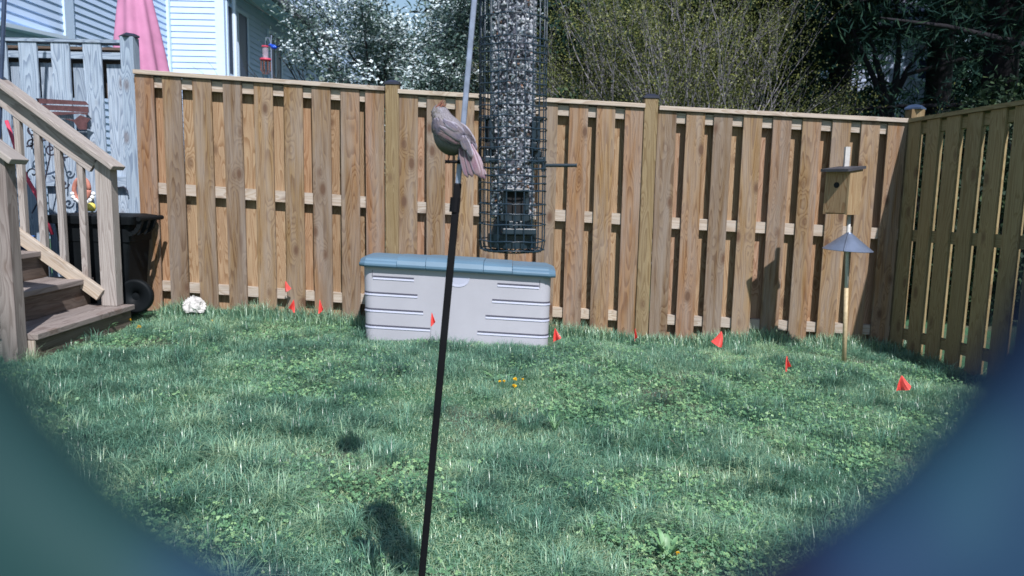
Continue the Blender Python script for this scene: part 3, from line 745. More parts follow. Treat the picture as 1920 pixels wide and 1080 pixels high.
# ------------------------------------------------------------------ tube feeder in wire cage
def feeder():
    Y = 1.25; bt = at(960, 470, Y); cx = bt.x; rc = .0545; rtb = .0380
    zb = bt.z; zt = zb+.46
    axs = (Vector((cx+.004+.02, Y, zt))-Vector((cx, Y, zb))).normalized()
    dxz = (at(963, 0, Y).x-cx)/(at(963, 0, Y).z-zb)
    def P(a, r, z): return Vector((cx+dxz*z+r*math.sin(a), Y-r*math.cos(a), zb+z))
    root = thing('bird_feeder', (cx, Y, zb), 'clear tube bird feeder inside a dark green wire cage hanging beside the pole', 'bird feeder')
    mb = MB(); nv = 24
    for k in range(nv):
        a = 2*math.pi*(k+.35)/nv
        mb.tube([P(a, rc*.45, -.001), P(a, rc*.86, 0), P(a, rc*.97, .004), P(a, rc, .014), P(a, rc, .30), P(a, rc, .46)], .00115, 5)
    lv = [.003, .016]+[.0395+.0335*i*.55 if i < 4 else 0 for i in range(0)]
    z = .04
    zs = [.003, .018, .045, .062, .078, .100, .112, .124, .136, .148, .168, .182, .199, .217, .234, .252, .268, .285, .302, .316, .327, .338]
    while zs[-1] < .42: zs.append(zs[-1]+.034)
    for i, z in enumerate(zs):
        r = rc*(.97 if i == 0 else 1.)
        mb.tube([P(2*math.pi*k/40, r+.0012, z+.0008*math.sin(k)) for k in range(41)], .0011, 5, False)
    mb.tube([P(2*math.pi*k/24, rc*.5, -.002) for k in range(25)], .0011, 5, False)
    for k in range(-3, 4):   # bottom grid
        x = k*.0155; h_ = math.sqrt(max(0, rc*rc*.9-x*x)); mb.tube([P(0, 0, .001)+Vector((x, -h_, 0)), P(0, 0, .001)+Vector((x, h_, 0))], .0011, 5)
    mb.build('wire_cage', M_cage, root, smooth=True)
    # clear tube
    t = NT('clear_tube_plastic'); t.t.nodes.remove(t.p)
    tr = t.n('ShaderNodeBsdfTransparent'); tr.inputs[0].default_value = (.97, .98, 1, 1); gl = t.n('ShaderNodeBsdfGlossy'); gl.inputs['Roughness'].default_value = .12
    fr = t.n('ShaderNodeFresnel'); fr.inputs[0].default_value = 1.45; mx = t.n('ShaderNodeMixShader')
    t.l(t.math('MULTIPLY', fr.outputs[0], .6), mx.inputs[0]); t.l(tr.outputs[0], mx.inputs[1]); t.l(gl.outputs[0], mx.inputs[2]); t.l(mx.outputs[0], t.o.inputs[0])
    mb = MB(); n = 40
    for z0_, z1_ in ((.03, .45),):
        vs = [P(2*math.pi*k/n, rtb, z_) for z_ in (z0_, z1_) for k in range(n)]; mb.add(vs, [(k, (k+1) % n, n+(k+1) % n, n+k) for k in range(n)])
    mb.build('clear_tube', t.m, root, smooth=True)
    mb = MB(); 
    def cyl(r0_, r1_, z0_, z1_):
        vs = [P(2*math.pi*k/n, r_, z_) for r_, z_ in ((r0_, z0_), (r1_, z1_)) for k in range(n)]+[P(0, 0, z0_), P(0, 0, z1_)]
        mb.add(vs, [(k, (k+1) % n, n+(k+1) % n, n+k) for k in range(n)]+[((k+1) % n, k, 2*n) for k in range(n)]+[(n+k, n+(k+1) % n, 2*n+1) for k in range(n)])
    cyl(.040, .041, .006, .028); cyl(.036, .028, .0282, .055); cyl(.030, .012, .0552, .078); mb.build('base', M_port, root)
    mb = MB(); cyl(.056, .054, .46, .472); mb.build('roof_cap', M_port, root)
    mb = MB(); mb.lathe(P(0, 0, 1.24), [(.062, 0), (.062, .03), (.056, .07), (.04, .10), (.02, .112), (.001, .115)], 28); mb.lathe(P(0, 0, 1.24), [(.062, 0), (.001, .002)], 28); mb.build('shadow_dome', M_port, root, smooth=True)  # unseen dome above the view, added to cast the far shadow on the lawn
    mb = MB(); mb.tube([P(math.pi/2, .052, .47), P(math.pi/2, .004, .55), Vector((cx+dxz*.62, Y, hk.z)) , P(-math.pi/2, .004, .55), P(-math.pi/2, .052, .47)], .0016, 6); mb.build('hanging_wire', M_steel, root)
    # ports: front one low, side ones high
    def port(a, z, sc=1.):
        mb = MB(); q_ = []
        T = lambda u, v, d: P(a, rtb+d, z+v)+(P(a+.5*math.pi, 1, 0)-P(a+.5*math.pi, 0, 0))*u
        w, h = .0165*sc, .017*sc; fr_ = []
        def plate(u0, u1, v0, v1, d0, d1): mb.hexa([T(u1 if q & 1 else u0, v1 if q >> 2 & 1 else v0, d1 if q >> 1 & 1 else d0) for q in range(8)])
        plate(-w-.004, w+.004, h, h+.006, -.004, .012); plate(-w-.005, -w+.002, -h, h, -.004, .006); plate(w-.002, w+.005, -h, h, -.004, .006)
        plate(-w-.008, w+.008, -h-.014, -h, -.006, .004); plate(-w-.006, w+.016, -h-.034, -h-.024, -.006, .014); plate(-.004, .004, -h-.024, -h-.014, -.002, .008)
        plate(-.012, -.004, -h-.024, -h-.012, -.002, .010); plate(.005, .013, -h-.024, -h-.012, -.002, .010)
        pt = mb.build('feeding_port', M_port, root, bevel=.0015)
        mb = MB(); mb.hexa([T(w-.002 if q & 1 else -w+.002, h if q >> 2 & 1 else -h, .0035 if q >> 1 & 1 else -.003) for q in range(8)]); mb.build('port_opening', M_dark, pt)
    port(.14, .081); port(-1.35, .195); port(1.45, .195)
    mb = MB(); p0 = P(1.45, rc-.004, .142); p1 = p0+Vector((.054, -.006, .001)); mb.tube([p0, p1], .0029, 10); mb.tube([p1, p1+Vector((.001, 0, 0))], .0034, 10)
    mb.box(p0+Vector((-.003, -.005, -.010)), p0+Vector((.004, .005, .014))); mb.build('perch_peg', M_port, root)
    # seeds: one uncountable mass
    ico = []
    for th, m in ((0, 1), (.9, 5), (2.2, 5), (math.pi, 1)):
        for k in range(m): a = 2*math.pi*(k+(.5 if th > 1 else 0))/m; ico.append((math.sin(th)*math.cos(a), math.sin(th)*math.sin(a), math.cos(th)))
    ico = np.array(ico); fa = [(0, 1+k, 1+(k+1) % 5) for k in range(5)]+[(1+k, 6+k, 1+(k+1) % 5) for k in range(5)]+[(1+(k+1) % 5, 6+k, 6+(k+1) % 5) for k in range(5)]+[(11, 6+(k+1) % 5, 6+k) for k in range(5)]
    fa = np.array(fa); n = 5200
    a = rng.uniform(0, 2*math.pi, n); z = rng.uniform(.055, .45, n); r = rtb-.0028-rng.uniform(0, .004, n)
    C_ = np.stack([cx+dxz*z+r*np.sin(a), Y-r*np.cos(a), zb+z], 1)
    q4 = rng.normal(size=(n, 4)); q4 /= np.linalg.norm(q4, axis=1)[:, None]; w_, x_, y_, z_ = q4.T
    Rm = np.stack([1-2*(y_*y_+z_*z_), 2*(x_*y_-z_*w_), 2*(x_*z_+y_*w_), 2*(x_*y_+z_*w_), 1-2*(x_*x_+z_*z_), 2*(y_*z_-x_*w_), 2*(x_*z_-y_*w_), 2*(y_*z_+x_*w_), 1-2*(x_*x_+y_*y_)], 1).reshape(n, 3, 3)
    sz = np.stack([rng.uniform(.0012, .0021, n), rng.uniform(.0019, .0029, n), rng.uniform(.0030, .0048, n)], 1)
    Vv = (np.einsum('nij,nkj->nki', Rm, ico[None]*sz[:, None])+C_[:, None]).reshape(-1, 3)
    lp = (fa[None]+12*np.arange(n)[:, None, None]).ravel()
    sm = leafmat('mixed_seed', [(0, (.02, .02, .028)), (.18, (.06, .055, .08)), (.24, (.50, .50, .58)), (.965, (.97, .98, 1.)), (.975, (.40, .20, .12)), (1, (.5, .25, .15))], .45, .5, 0)
    s_ = npmesh('seed_mix', Vv, lp, np.arange(n*20)*3, sm, np.repeat(rng.random(n), 12), base=(cx, Y, zb+.05), smooth=True)
    tag(s_, 'white and dark mixed seed filling the clear tube of the caged feeder', 'bird seed', kind='stuff')
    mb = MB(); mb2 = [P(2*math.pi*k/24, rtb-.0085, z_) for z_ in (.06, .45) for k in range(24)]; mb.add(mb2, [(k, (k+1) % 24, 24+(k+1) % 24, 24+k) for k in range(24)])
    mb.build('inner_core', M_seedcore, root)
feeder()

# ------------------------------------------------------------------ birdhouse on pole with baffle
def birdhouse():
    ft = gat(1583, 676); Y = 5.10; ft = at(1583, 681, Y)
    root = thing('birdhouse', ft, 'small wooden birdhouse on a tan pole with grey cone baffle near the right corner', 'birdhouse')
    tp = at(1600, 274, Y); b2 = at(1590, 440, Y)
    mb = MB(); mb.tube([ft-Vector((0, 0, .05)), at(1587, 540, Y)], [.0155, .0145], 12); mb.build('pole', M_bamboo, root, smooth=True)
    mb = MB(); mb.tube([at(1587, 545, Y), b2, at(1593, 395, Y+.03)], .0125, 12); mb.build('upper_pole', M_pvc, root, smooth=True)
    mb = MB(); mb.box((tp.x-.016, Y+.075, at(1590, 330, Y).z-.1), (tp.x+.016, Y+.10, tp.z)); mb.build('mounting_strip', M_pvc, root)
    ap = at(1592, 436, Y); n = 40; rb = .163; hb = .118; vs = []
    for (r, z) in ((.018, .0), (.022, -.006), (rb, -hb), (rb-.004, -hb-.003), (.02, -.012)):
        for k in range(n): a = 2*math.pi*k/n; vs.append(ap+Vector((r*math.cos(a), r*math.sin(a), z+(.006*math.cos(a-2.6)*r/rb))))
    mb = MB(); mb.add(vs, [(i*n+k, i*n+(k+1) % n, (i+1)*n+(k+1) % n, (i+1)*n+k) for i in range(4) for k in range(n)])
    bf = mb.build('cone_baffle', M_baff, root, smooth=False)
    mb = MB(); a0 = R(238); e0 = ap+Vector((.02*math.cos(a0), .02*math.sin(a0), .0)); e1 = ap+Vector(((rb+.002)*math.cos(a0), (rb+.002)*math.sin(a0), -hb+.002)); mb.beam(e0, e1, .008, .005); mb.build('seam', M_baff, bf)
    # house turned so that two faces show
    c = at(1581, 360, Y); hw = .080; rz = R(-55); hh = .150
    def Q(x, y, z): return Vector((c.x+x*math.cos(rz)-y*math.sin(rz), Y+x*math.sin(rz)+y*math.cos(rz), c.z+z))
    # taper slightly, roof slopes forward
    mb = MB(); w2 = hw
    for (x0, x1, y0, y1) in ((-w2, w2, -.078, -.062),):
        mb.hexa([Q(x1 if q & 1 else x0, y1 if q >> 1 & 1 else y0, (.135) if q >> 2 & 1 else -hh+.01) for q in range(8)], 2)
    fp = mb.build('front_panel', M_cedar, root)
    for sx in (-1, 1):
        mb = MB(); mb.hexa([Q(sx*w2+(-.008 if q & 1 else .008)*sx*(1), .07 if q >> 1 & 1 else -.079, (.155 if q >> 1 & 1 else .135) if q >> 2 & 1 else -hh) for q in range(8)], 2); mb.build('side_panel', M_cedar, root)
    mb = MB(); mb.hexa([Q(w2 if q & 1 else -w2, .068 if q >> 1 & 1 else .052, .155 if q >> 2 & 1 else -hh) for q in range(8)], 2); mb.build('back_panel', M_cedar, root)
    mb = MB(); mb.hexa([Q(w2 if q & 1 else -w2, .05 if q >> 1 & 1 else -.06, -hh+.02 if q >> 2 & 1 else -hh+.005) for q in range(8)], 0); mb.build('floor', M_cedar, root)
    mb = MB(); mb.hexa([Q(.10 if q & 1 else -.10, .085 if q >> 1 & 1 else -.125, (.018 if q >> 2 & 1 else 0)+(.158 if q >> 1 & 1 else .132)) for q in range(8)], 0); mb.build('roof', flat('dark_roof_board', (.045, .045, .055), .6), root)
    mb = MB(); n = 20; vs = [Q(.020*math.cos(2*math.pi*k/n)-.004, -.0795, .045+.020*math.sin(2*math.pi*k/n)) for k in range(n)]+[Q(.020*math.cos(2*math.pi*k/n)-.004, -.0775, .045+.020*math.sin(2*math.pi*k/n)) for k in range(n)]
    mb.add(vs, [tuple(range(n))]+[(k, (k+1) % n, n+(k+1) % n, n+k) for k in range(n)]); mb.build('entrance_hole', M_dark, fp)
birdhouse()

# ------------------------------------------------------------------ marker flags
flags = [(536, 527, 545, 585, 5.70, .2, 'small red marker flag on the tallest wire, leftmost against the fence'),
         (551, 562, 556, 600, 5.40, -.5, 'red marker flag low in front of the fence, second from the left'),
         (600, 562, 601, 600, 5.45, 1.1, 'narrow red marker flag at the fence foot, third from the left'),
         (810, 586, 803, 645, 4.95, 1.0, 'folded pinkish red marker flag standing in front of the grey storage box'),
         (1041, 615, 1046, 655, 5.2, -.4, 'red marker flag just right of the grey storage box'),
         (1191, 615, 1193, 650, 5.5, 1.35, 'edge-on red marker flag at the foot of the second fence post'),
         (1352, 621, 1360, 672, 4.9, .1, 'wide red marker flag in the lawn midway between second post and birdhouse'),
         (1475, 667, 1480, 716, 4.4, 1.0, 'narrow red marker flag in the lawn left of the birdhouse pole'),
         (1690, 704, 1694, 752, 3.95, -.1, 'large red marker flag nearest the camera at the right, by the side fence')]
for i, (tx, ty, bx, by, Y, rz, lab) in enumerate(flags):
    b = at(bx, by, Y); Y = Y; gzb = gz(b.x, Y); foot = Vector((b.x, Y, gzb-.02)); tp = at(tx, ty, Y)
    hpx = [22, 24, 26, 26, 27, 25, 32, 30, 32][i]*Y/F; wpx = [.045, .05, .035, .032, .055, .02, .075, .035, .075][i]
    rt_ = thing('marker_flag', foot, lab, 'flag', 'red marker flags across the lawn')
    mb = MB(); mb.tube([foot, (foot+tp)/2+Vector((.004, 0, 0)), tp], .0011, 5); mb.build('wire', M_wire, rt_)
    s0 = -1 if i in (1, 6) else 1
    mb = MB(); vs = []; nn = 6; mm = 6
    for j in range(nn+1):
        for k in range(mm+1):
            u = k/mm; v = j/nn
            # limp diamond-shaped cloth: widest at two thirds, folded pleats
            wd_ = wpx*(.06+.94*v**.9)
            x = (u-.5+s0*.30*v)*wd_; y = .020*math.sin(u*math.pi*1.9+rz*3+v)*v
            z = -v*hpx*(1-.34*(u if s0 > 0 else 1-u)**1.5)
            vs.append(tp+Vector((x, y-.004, z)))
    mb.add(vs, [(j*(mm+1)+k, j*(mm+1)+k+1, (j+1)*(mm+1)+k+1, (j+1)*(mm+1)+k) for j in range(nn) for k in range(mm)])
    mb.build('cloth', M_flag, rt_, solid=.0008)

# ------------------------------------------------------------------ white stone
rp = at(355, 583, 5.52); n = 30; mb = MB(); vs = []; m = 16
rx, ry = .08, .06
for i in range(m+1):
    th = math.pi*.5*i/m*1.15
    for k in range(n):
        a = 2*math.pi*k/n; d = 1+.35*(float(vnoise(math.cos(a)*2.2+5, math.sin(a)*2.2+th*2.5, 9))-.5)+.3*(float(vnoise(math.cos(a)*6+5, math.sin(a)*6+th*6, 11))-.5)
        vs.append(rp+Vector((rx*math.sin(th)*math.cos(a)*d, .1+ry*math.sin(th)*math.sin(a)*d, .085*math.cos(th)*d)))
mb.add(vs, [(i*n+k, (i+1)*n+k, (i+1)*n+(k+1) % n, i*n+(k+1) % n) for i in range(m) for k in range(n)])
o = mb.build('rock', M_rock, None, base=rp+Vector((0, .1, 0))); tag(o, 'rough white stone lying at the foot of the fence beside the bin', 'rock')

# ------------------------------------------------------------------ bits on the weathered fence
def ornaments():
    Y = 5.80
    # rusty metal silhouette
    o_ = at(125, 215, Y); rt_ = thing('metal_ornament', o_, 'flat rusty brown metal cut-out hung on the weathered fence above the stairs', 'ornament')
    def plate(name, pts, par=rt_, m=M_rust, y=Y, th=.006):
        v = [at(a, b, y) for a, b in pts]; mb = MB(); n = len(v)
        mb.add(v+[p+Vector((0, th, 0)) for p in v], [tuple(range(n)), tuple(range(n, 2*n))[::-1]]+[(k, n+k, n+(k+1) % n, (k+1) % n) for k in range(n)]); return mb.build(name, m, par)
    plate('upper_bar', [(67, 184), (160, 190), (166, 197), (72, 194)])
    plate('middle_bar', [(74, 196), (165, 200), (166, 211), (110, 207), (78, 206)])
    plate('lower_bar', [(90, 209), (164, 211), (164, 216), (150, 213), (95, 217)])
    plate('cut_figure', [(118, 222), (140, 224), (150, 216), (170, 223), (163, 231), (163, 243), (148, 243), (138, 228)])
    # wrought iron scrolls
    o2 = thing('iron_scroll', at(85, 270, Y-.04), 'dark wrought iron scrollwork leaning on the weathered fence behind the balusters', 'ornament')
    mb = MB()
    def scroll(cx, cy, r, s=1, turns=1.4, ph=0):
        pts = [at(cx+r*(1-t/26)*math.cos(ph+s*turns*2*math.pi*t/26), cy+r*(1-t/26)*math.sin(ph+s*turns*2*math.pi*t/26), Y-.04) for t in range(25)]; mb.tube(pts, .006, 6)
    for c in ((60, 243, 12), (58, 270, 10, -1), (95, 280, 13), (104, 262, 9, -1), (122, 288, 9), (62, 325, 13, 1, 1.2, 2), (120, 345, 10)): scroll(*c)
    for a, b in (((50, 275), (110, 250)), ((92, 255), (86, 330)), ((86, 330), (60, 400)), ((110, 265), (118, 330)), ((40, 330), (44, 420)), ((52, 240), (60, 280))): mb.tube([at(*a, Y-.04), at((a[0]+b[0])/2+5, (a[1]+b[1])/2, Y-.04), at(*b, Y-.04)], .006, 6)
    mb.build('scrollwork', M_iron, o2)
    mb = MB(); mb.tube([at(12, 226, 5.6), at(30, 280, 5.6), at(48, 330, 5.6), at(70, 368, 5.6), at(98, 440, 5.6)], [.013, .013, .014, .014, .013], 10)
    o = mb.build('red_hose', M_red, None, smooth=True, base=at(70, 368, 5.6)); tag(o, 'red garden hose hanging diagonally behind the stair balusters', 'hose')
    t_ = thing('wall_planter', at(153, 360, 5.78), 'terracotta coloured hanging ornament with white scalloped rim on the weathered fence', 'ornament')
    mb = MB(); pts = [at(153+14*math.cos(a), 356+20*math.sin(a)*(1 if math.sin(a) > 0 else 1.1), 5.78) for a in np.linspace(0, 2*math.pi, 25)]; mb.tube(pts, .017, 10); mb.build('ring', M_terra, t_, smooth=True)
    mb = MB()
    for k in range(9):
        a = math.pi*(k+.2)/8.4; mb.ell(at(155+20*math.cos(a), 362+18*math.sin(a), 5.76), (.018, .01, .016))
    mb.build('scalloped_rim', M_white, t_, smooth=True)
    o = MB(); c = at(171, 389, 5.72); o.lathe(c, [(.001, -.03), (.025, -.028), (.034, 0), (.028, .025), (.012, .035), (.001, .036)], 16); o = o.build('yellow_lamp', M_yel2, None, smooth=True, base=c); tag(o, 'small pale yellow ball just above the black bin rim', 'ball')
    mb = MB(); c = at(38, 460, 5.5); mb.lathe(c, [(.001, -.07), (.075, -.07), (.095, .06), (.102, .06), (.102, .068), (.088, .068), (.07, -.06), (.001, -.06)], 24)
    o = mb.build('bucket', M_blueb, None, smooth=True, base=c-Vector((0, 0, .07))); tag(o, 'blue plastic bucket half hidden behind the stair rail', 'bucket')
    mb = MB(); hc = at(235, 352, 5.78); mb.tube([at(218, 352, 5.78), at(232, 350, 5.78), at(239, 357, 5.78), at(240, 364, 5.78)], .005, 6); o = mb.build('hook', M_iron, None, base=hc); tag(o, 'small black iron hook screwed to the weathered fence post above the bin', 'hook')
ornaments()

# ------------------------------------------------------------------ neighbour's house
def siding(mb, A, B, z0, z1, nrm, pitch=.115, lip=.016, skew=0):
    A, B = Vector(A), Vector(B); nrm = Vector(nrm); z = z0; vs = []; fs = []
    while z < z1:
        zz = min(z+pitch, z1); k = len(vs)
        vs += [(*(A+nrm*lip).xy, z), (*(B+nrm*lip).xy, z), (*B.xy, zz), (*A.xy, zz)]; fs.append((k, k+1, k+2, k+3))
        vs += [(*A.xy, z), (*B.xy, z)]; fs.append((k+4, k+5, k+1, k)); z = zz
    mb.add(vs, fs)
def house():
    Yh = 15.; pxm = F/Yh
    X0 = at(316, 60, Yh).x; X1 = at(419, 60, Yh).x; zg = gz(-6, Yh); zt = 7.5
    root = thing('neighbour_house', (X0, Yh, zg), 'pale blue-white house with horizontal siding beyond the fence on the left', 'house')
    mb = MB(); siding(mb, (X0, Yh, 0), (X1, Yh, 0), zg, zt, (0, -1, 0)); siding(mb, (X1, Yh, 0), (X1, 30, 0), zg, zt, (1, 0, 0))
    siding(mb, (X0, 7.6, 0), (X0, Yh, 0), zg, zt, (1, 0, 0)); mb.build('wall', M_vinyl, root)
    def trim(x0, y0, x1, y1, m=M_trim, nm='corner_trim', z0=zg, z1=zt): mb = MB(); mb.box((x0, y0, z0), (x1, y1, z1), 2); return mb.build(nm, m, root)
    trim(X1-.14, Yh-.04, X1+.03, Yh+.14); trim(X0-.02, Yh-.10, X0+.06, Yh-.02)
    yj = 1400*(-X0)/(960-147); trim(X0-.02, yj-.14, X0+.04, yj+.1)
    mb = MB(); mb.tube([(X1+.10, Yh+.32, zg), (X1+.10, Yh+.32, zt-.4)], .045, 8); mb.build('downspout', M_gutter, root)
    # windows on the receding wall
    for (xa, xb, ytop, ybot) in ((433, 468, 10, 150), (508, 529, 62, 150)):
        ya = 1400*(-X1)/(960-xa); yb = 1400*(-X1)/(960-xb); z1w = at(xa, ytop, ya).z; z0w = min(at(xa, ybot, ya).z, 1.9)
        mb = MB()
        for (y0, y1, z0, z1) in ((ya-.07, ya, z0w-.07, z1w+.07), (yb, yb+.07, z0w-.07, z1w+.07), (ya, yb, z1w, z1w+.07), (ya, yb, z0w-.07, z0w)): mb.box((X1-.02, y0, z0), (X1+.05, y1, z1))
        w = mb.build('window', M_trim, root)
        mb = MB(); mb.box((X1-.01, ya, z0w), (X1+.03, yb, z1w)); mb.build('pane', M_win, w)
        mb = MB(); ym = (ya+yb)/2; mb.box((X1+.031, ym-.03, z0w), (X1+.045, ym+.03, z1w)); mb.box((X1+.0305, ya, (z0w+z1w)/2-.03), (X1+.044, yb, (z0w+z1w)/2+.03)); mb.build('glazing_bar', M_trim, w)
    # eave on the receding wall
    ye = 1400*(-X1)/(960-548); ze = at(548, 57, ye).z; ov = .55
    mb = MB(); mb.box((X1-.4, Yh-.12, ze), (X1+ov, 21.5, ze+.03), 1); mb.build('soffit', M_trim, root)
    mb = MB(); mb.box((X1+ov+.001, Yh-.14, ze-.02), (X1+ov+.13, 21.6, ze+.14), 1); mb.build('gutter', M_roof, root)
    mb = MB(); mb.hexa([(X1+ov+.05 if q & 1 else X0-5, 21.6 if q >> 1 & 1 else Yh-.16, (ze+.15 if q & 1 else ze+3.5)+(.08 if q >> 2 & 1 else 0)) for q in range(8)]); mb.build('roof', M_roof, root)
    # low skirt roof on the near wall (dark band above the old fence)
    a = at(8, 46, 9.5); b = at(118, 74, 1400*(-X0)/(960-118))
    mb = MB(); mb.beam((X0+.12, a.y-1.2, 2.95), (X0+.12, b.y, b.z+.02), .05, .22, Vector((1, 0, 0))); mb.build('ledge_flashing', M_gutter, root)
    # chimney further back
    cx0, cx1 = at(521, 20, 26).x, at(557, 20, 26).x
    mb = MB(); siding(mb, (cx0, 26, 0), (cx1-.12, 26, 0), 2, 9, (0, -1, 0), .115); siding(mb, (cx1, 26, 0), (cx1, 27.2, 0), 2, 9, (1, 0, 0), .115); ch = mb.build('chimney', M_vinyl, root)
    mb = MB(); mb.box((cx1-.14, 25.96, 2), (cx1+.02, 26.1, 9), 2); mb.build('chimney_trim', M_trim, ch)
def winmat():
    t = NT('dark_window_glass'); t.col((.02, .035, .09)); t.set(.35, .15); return t.m
M_win = winmat()
house()

def far_house():
    Y = 24.; x0, x1 = at(1560, 100, Y).x, at(1780, 100, Y).x; zg = gz(9, 24)
    root = thing('distant_house', (x0, Y, zg), 'shaded blue-grey sided house glimpsed through the dark trees at the right', 'house')
    mb = MB(); siding(mb, (x0, Y, 0), (x1, Y, 0), zg, 6.2, (0, -1, 0), .15, .02); siding(mb, (x0, Y, 0), (x0, Y+6, 0), zg, 6.2, (-1, 0, 0), .15, .02); mb.build('wall', M_fargrey, root)
    for px, nm in ((1690, 'corner_trim'), (1757, 'corner_trim')):
        x = at(px, 100, Y).x; mb = MB(); mb.box((x-.08, Y-.05, zg), (x+.08, Y+.01, 6.2), 2); mb.build(nm, M_trim, root)
    a, b = at(1722, 113, Y), at(1740, 148, Y); mb = MB()
    for q in ((a.x-.08, a.x, b.z-.08, a.z+.08), (b.x, b.x+.08, b.z-.08, a.z+.08), (a.x, b.x, a.z, a.z+.08), (a.x, b.x, b.z-.08, b.z)): mb.box((q[0], Y-.06, q[2]), (q[1], Y-.02, q[3]))
    w = mb.build('window', M_trim, root); mb = MB(); mb.box((a.x, Y-.04, b.z), (b.x, Y-.03, a.z)); mb.build('pane', M_win, w)
    mb = MB(); mb.hexa([((x1+.4 if q & 1 else x0-.4), (Y+6 if q >> 1 & 1 else Y-.5), (9 if q >> 1 & 1 else 6.1)+(.1 if q >> 2 & 1 else 0)) for q in range(8)]); mb.build('roof', M_roof, root)
far_house()

# ------------------------------------------------------------------ umbrella, left pole, hummingbird feeder
def umbrella():
    Y = 8.2; b = at(262, 132, Y); t_ = at(250, -50, Y); zg = gz(b.x, Y)
    root = thing('patio_umbrella', (b.x, Y, zg), 'closed pink patio umbrella rising above the weathered fence', 'umbrella')
    mb = MB(); n = 64; vs = []; zs = np.linspace(0, 1, 12)
    for z in zs:
        r0_ = .245*(1-z)**.62*.92+.04; c = b.lerp(t_, z*1.25-.08)
        for k in range(n):
            a = 2*math.pi*k/n; r = r0_*(1+.13*math.sin(a*8+z*1.5)*(1-z*.6)+.05*math.sin(a*3+1)); vs.append(c+Vector((r*math.cos(a), r*math.sin(a), 0)))
    mb.add(vs, [(i*n+k, i*n+(k+1) % n, (i+1)*n+(k+1) % n, (i+1)*n+k) for i in range(len(zs)-1) for k in range(n)])
    mb.build('canopy', M_pink, root, smooth=True)
    mb = MB(); mb.tube([(b.x, Y, zg), (t_.x, Y, t_.z+.4)], .022, 10); mb.build('pole', M_rust, root)
umbrella()
mb = MB(); a = at(9, -20, 5.2); b = at(2, 150, 5.2); b2 = at(-2, 260, 5.2); mb.tube([b2, b, a, a+(a-b)*1.], .014, 8); o = mb.build('blue_pole', M_bluedark, None, base=b2); tag(o, 'thin dark blue pole rising at the far left edge above the stairs', 'pole')

def hummer():
    Y = 7.4; foot = at(510, 150, Y); gx_ = foot.x; zg = gz(gx_, Y)
    root = thing('shepherd_hook', (gx_, Y, zg), 'thin blue-grey garden hook pole behind the fence in front of the house wall', 'garden hook')
    tp = at(508, 82, Y); mb = MB(); mb.tube([(gx_, Y, zg), foot, tp, at(509, 66, Y)], .006, 8); mb.tube([tp, at(505, 72, Y), at(500, 70, Y), at(498, 76, Y)], .004, 6); mb.build('pole', M_steel, root)
    r2 = thing('nectar_feeder', at(499, 120, Y), 'small red and clear glass nectar feeder hanging from the hook behind the fence', 'bird feeder')
    mb = MB(); c = at(498, 112, Y); mb.lathe(c, [(.001, -.012), (.05, -.012), (.058, 0), (.05, .012), (.001, .014)], 20); mb.build('feeding_dish', M_red, r2, smooth=True)
    mb = MB(); c2 = at(497, 87, Y); mb.lathe(c2, [(.001, -.008), (.033, -.006), (.033, .006), (.001, .01)], 16); mb.build('cap', M_red, r2)
    mb = MB(); mb.lathe(c, [(.026, .012), (.028, .10), (.02, .128)], 16); mb.build('bottle', M_glassb, r2, smooth=True)
    mb = MB(); mb.tube([c2, at(498, 76, Y)], .002, 5); mb.build('hanger', M_steel, r2)
    r3 = thing('wind_chime', at(499, 130, Y), 'copper coloured beaded wind chime hanging under the red nectar feeder', 'wind chime')
    mb = MB()
    for k in range(8):
        a = k*math.pi/4; x, y = .045*math.cos(a), .045*math.sin(a); mb.tube([c+Vector((x, y, -.01)), c+Vector((x*1.05, y, -.09)), c+Vector((x*.5, y*.5, -.135))], .003, 5)
        for j in range(4): mb.ell(c+Vector((x*1.03, y, -.03-.022*j)), (.006, .006, .007), 6, 4)
    mb.build('beaded_strands', flat('copper_beads', (.35, .14, .10), .4, .5), r3)
    r4 = tag(MB_bird(Y), 'glossy blue glass bird ornament on the garden hook behind the fence', 'ornament')
def MB_bird(Y):
    c = at(513, 88, Y); mb = MB(); mb.ell(c, (.034, .02, .022), 14, 9, Matrix.Rotation(.3, 3, 'Y')); mb.ell(c+Vector((-.028, 0, .016)), (.017, .015, .015), 10, 7)
    mb.add([c+Vector((.02, -.008, .006)), c+Vector((.062, -.01, .012)), c+Vector((.06, .01, .0)), c+Vector((.02, .008, -.006))], [(0, 1, 2, 3)]); mb.tube([c+Vector((-.042, 0, .016)), c+Vector((-.056, 0, .013))], [.004, .0008], 6)
    return mb.build('bird_ornament', flat('blue_glass', (.02, .08, .55), .1, .3), None, smooth=True, base=c)
def glassb():
    t = NT('clear_bottle'); t.col((.6, .5, .6)); t.set(.1, .5); t.p.inputs['Alpha'].default_value = .35; return t.m
M_glassb = glassb()
hummer()

# ------------------------------------------------------------------ trees
def grow(mb, p, d, L, r, depth, tips, spread=.5, upb=.15, seg=4, kids=(2, 3), shrink=.72):
    pts = [p]; rad = [r]; dd = d.normalized()
    for i in range(seg):
        dd = (dd+Vector((rand(-1, 1), rand(-1, 1), rand(-1, 1)))*.13+Vector((0, 0, upb*.15))).normalized()
        p = p+dd*L/seg; pts.append(p); rad.append(r*(1-.45*(i+1)/seg))
        if depth <= 2: tips.append((p.copy(), dd.copy()))
    mb.tube(pts, rad, 7 if depth > 2 else 5, False)
    if depth == 0: return
    for k in range(random.randint(*kids)):
        v = Vector((rand(-1, 1), rand(-1, 1), rand(-.6, .8))); v = (dd+v*spread+Vector((0, 0, upb))).normalized()
        j = random.randint(seg//2, seg); grow(mb, pts[j], v, L*shrink*rand(.8, 1.15), rad[j]*.7, depth-1, tips, spread, upb, seg, kids, shrink)

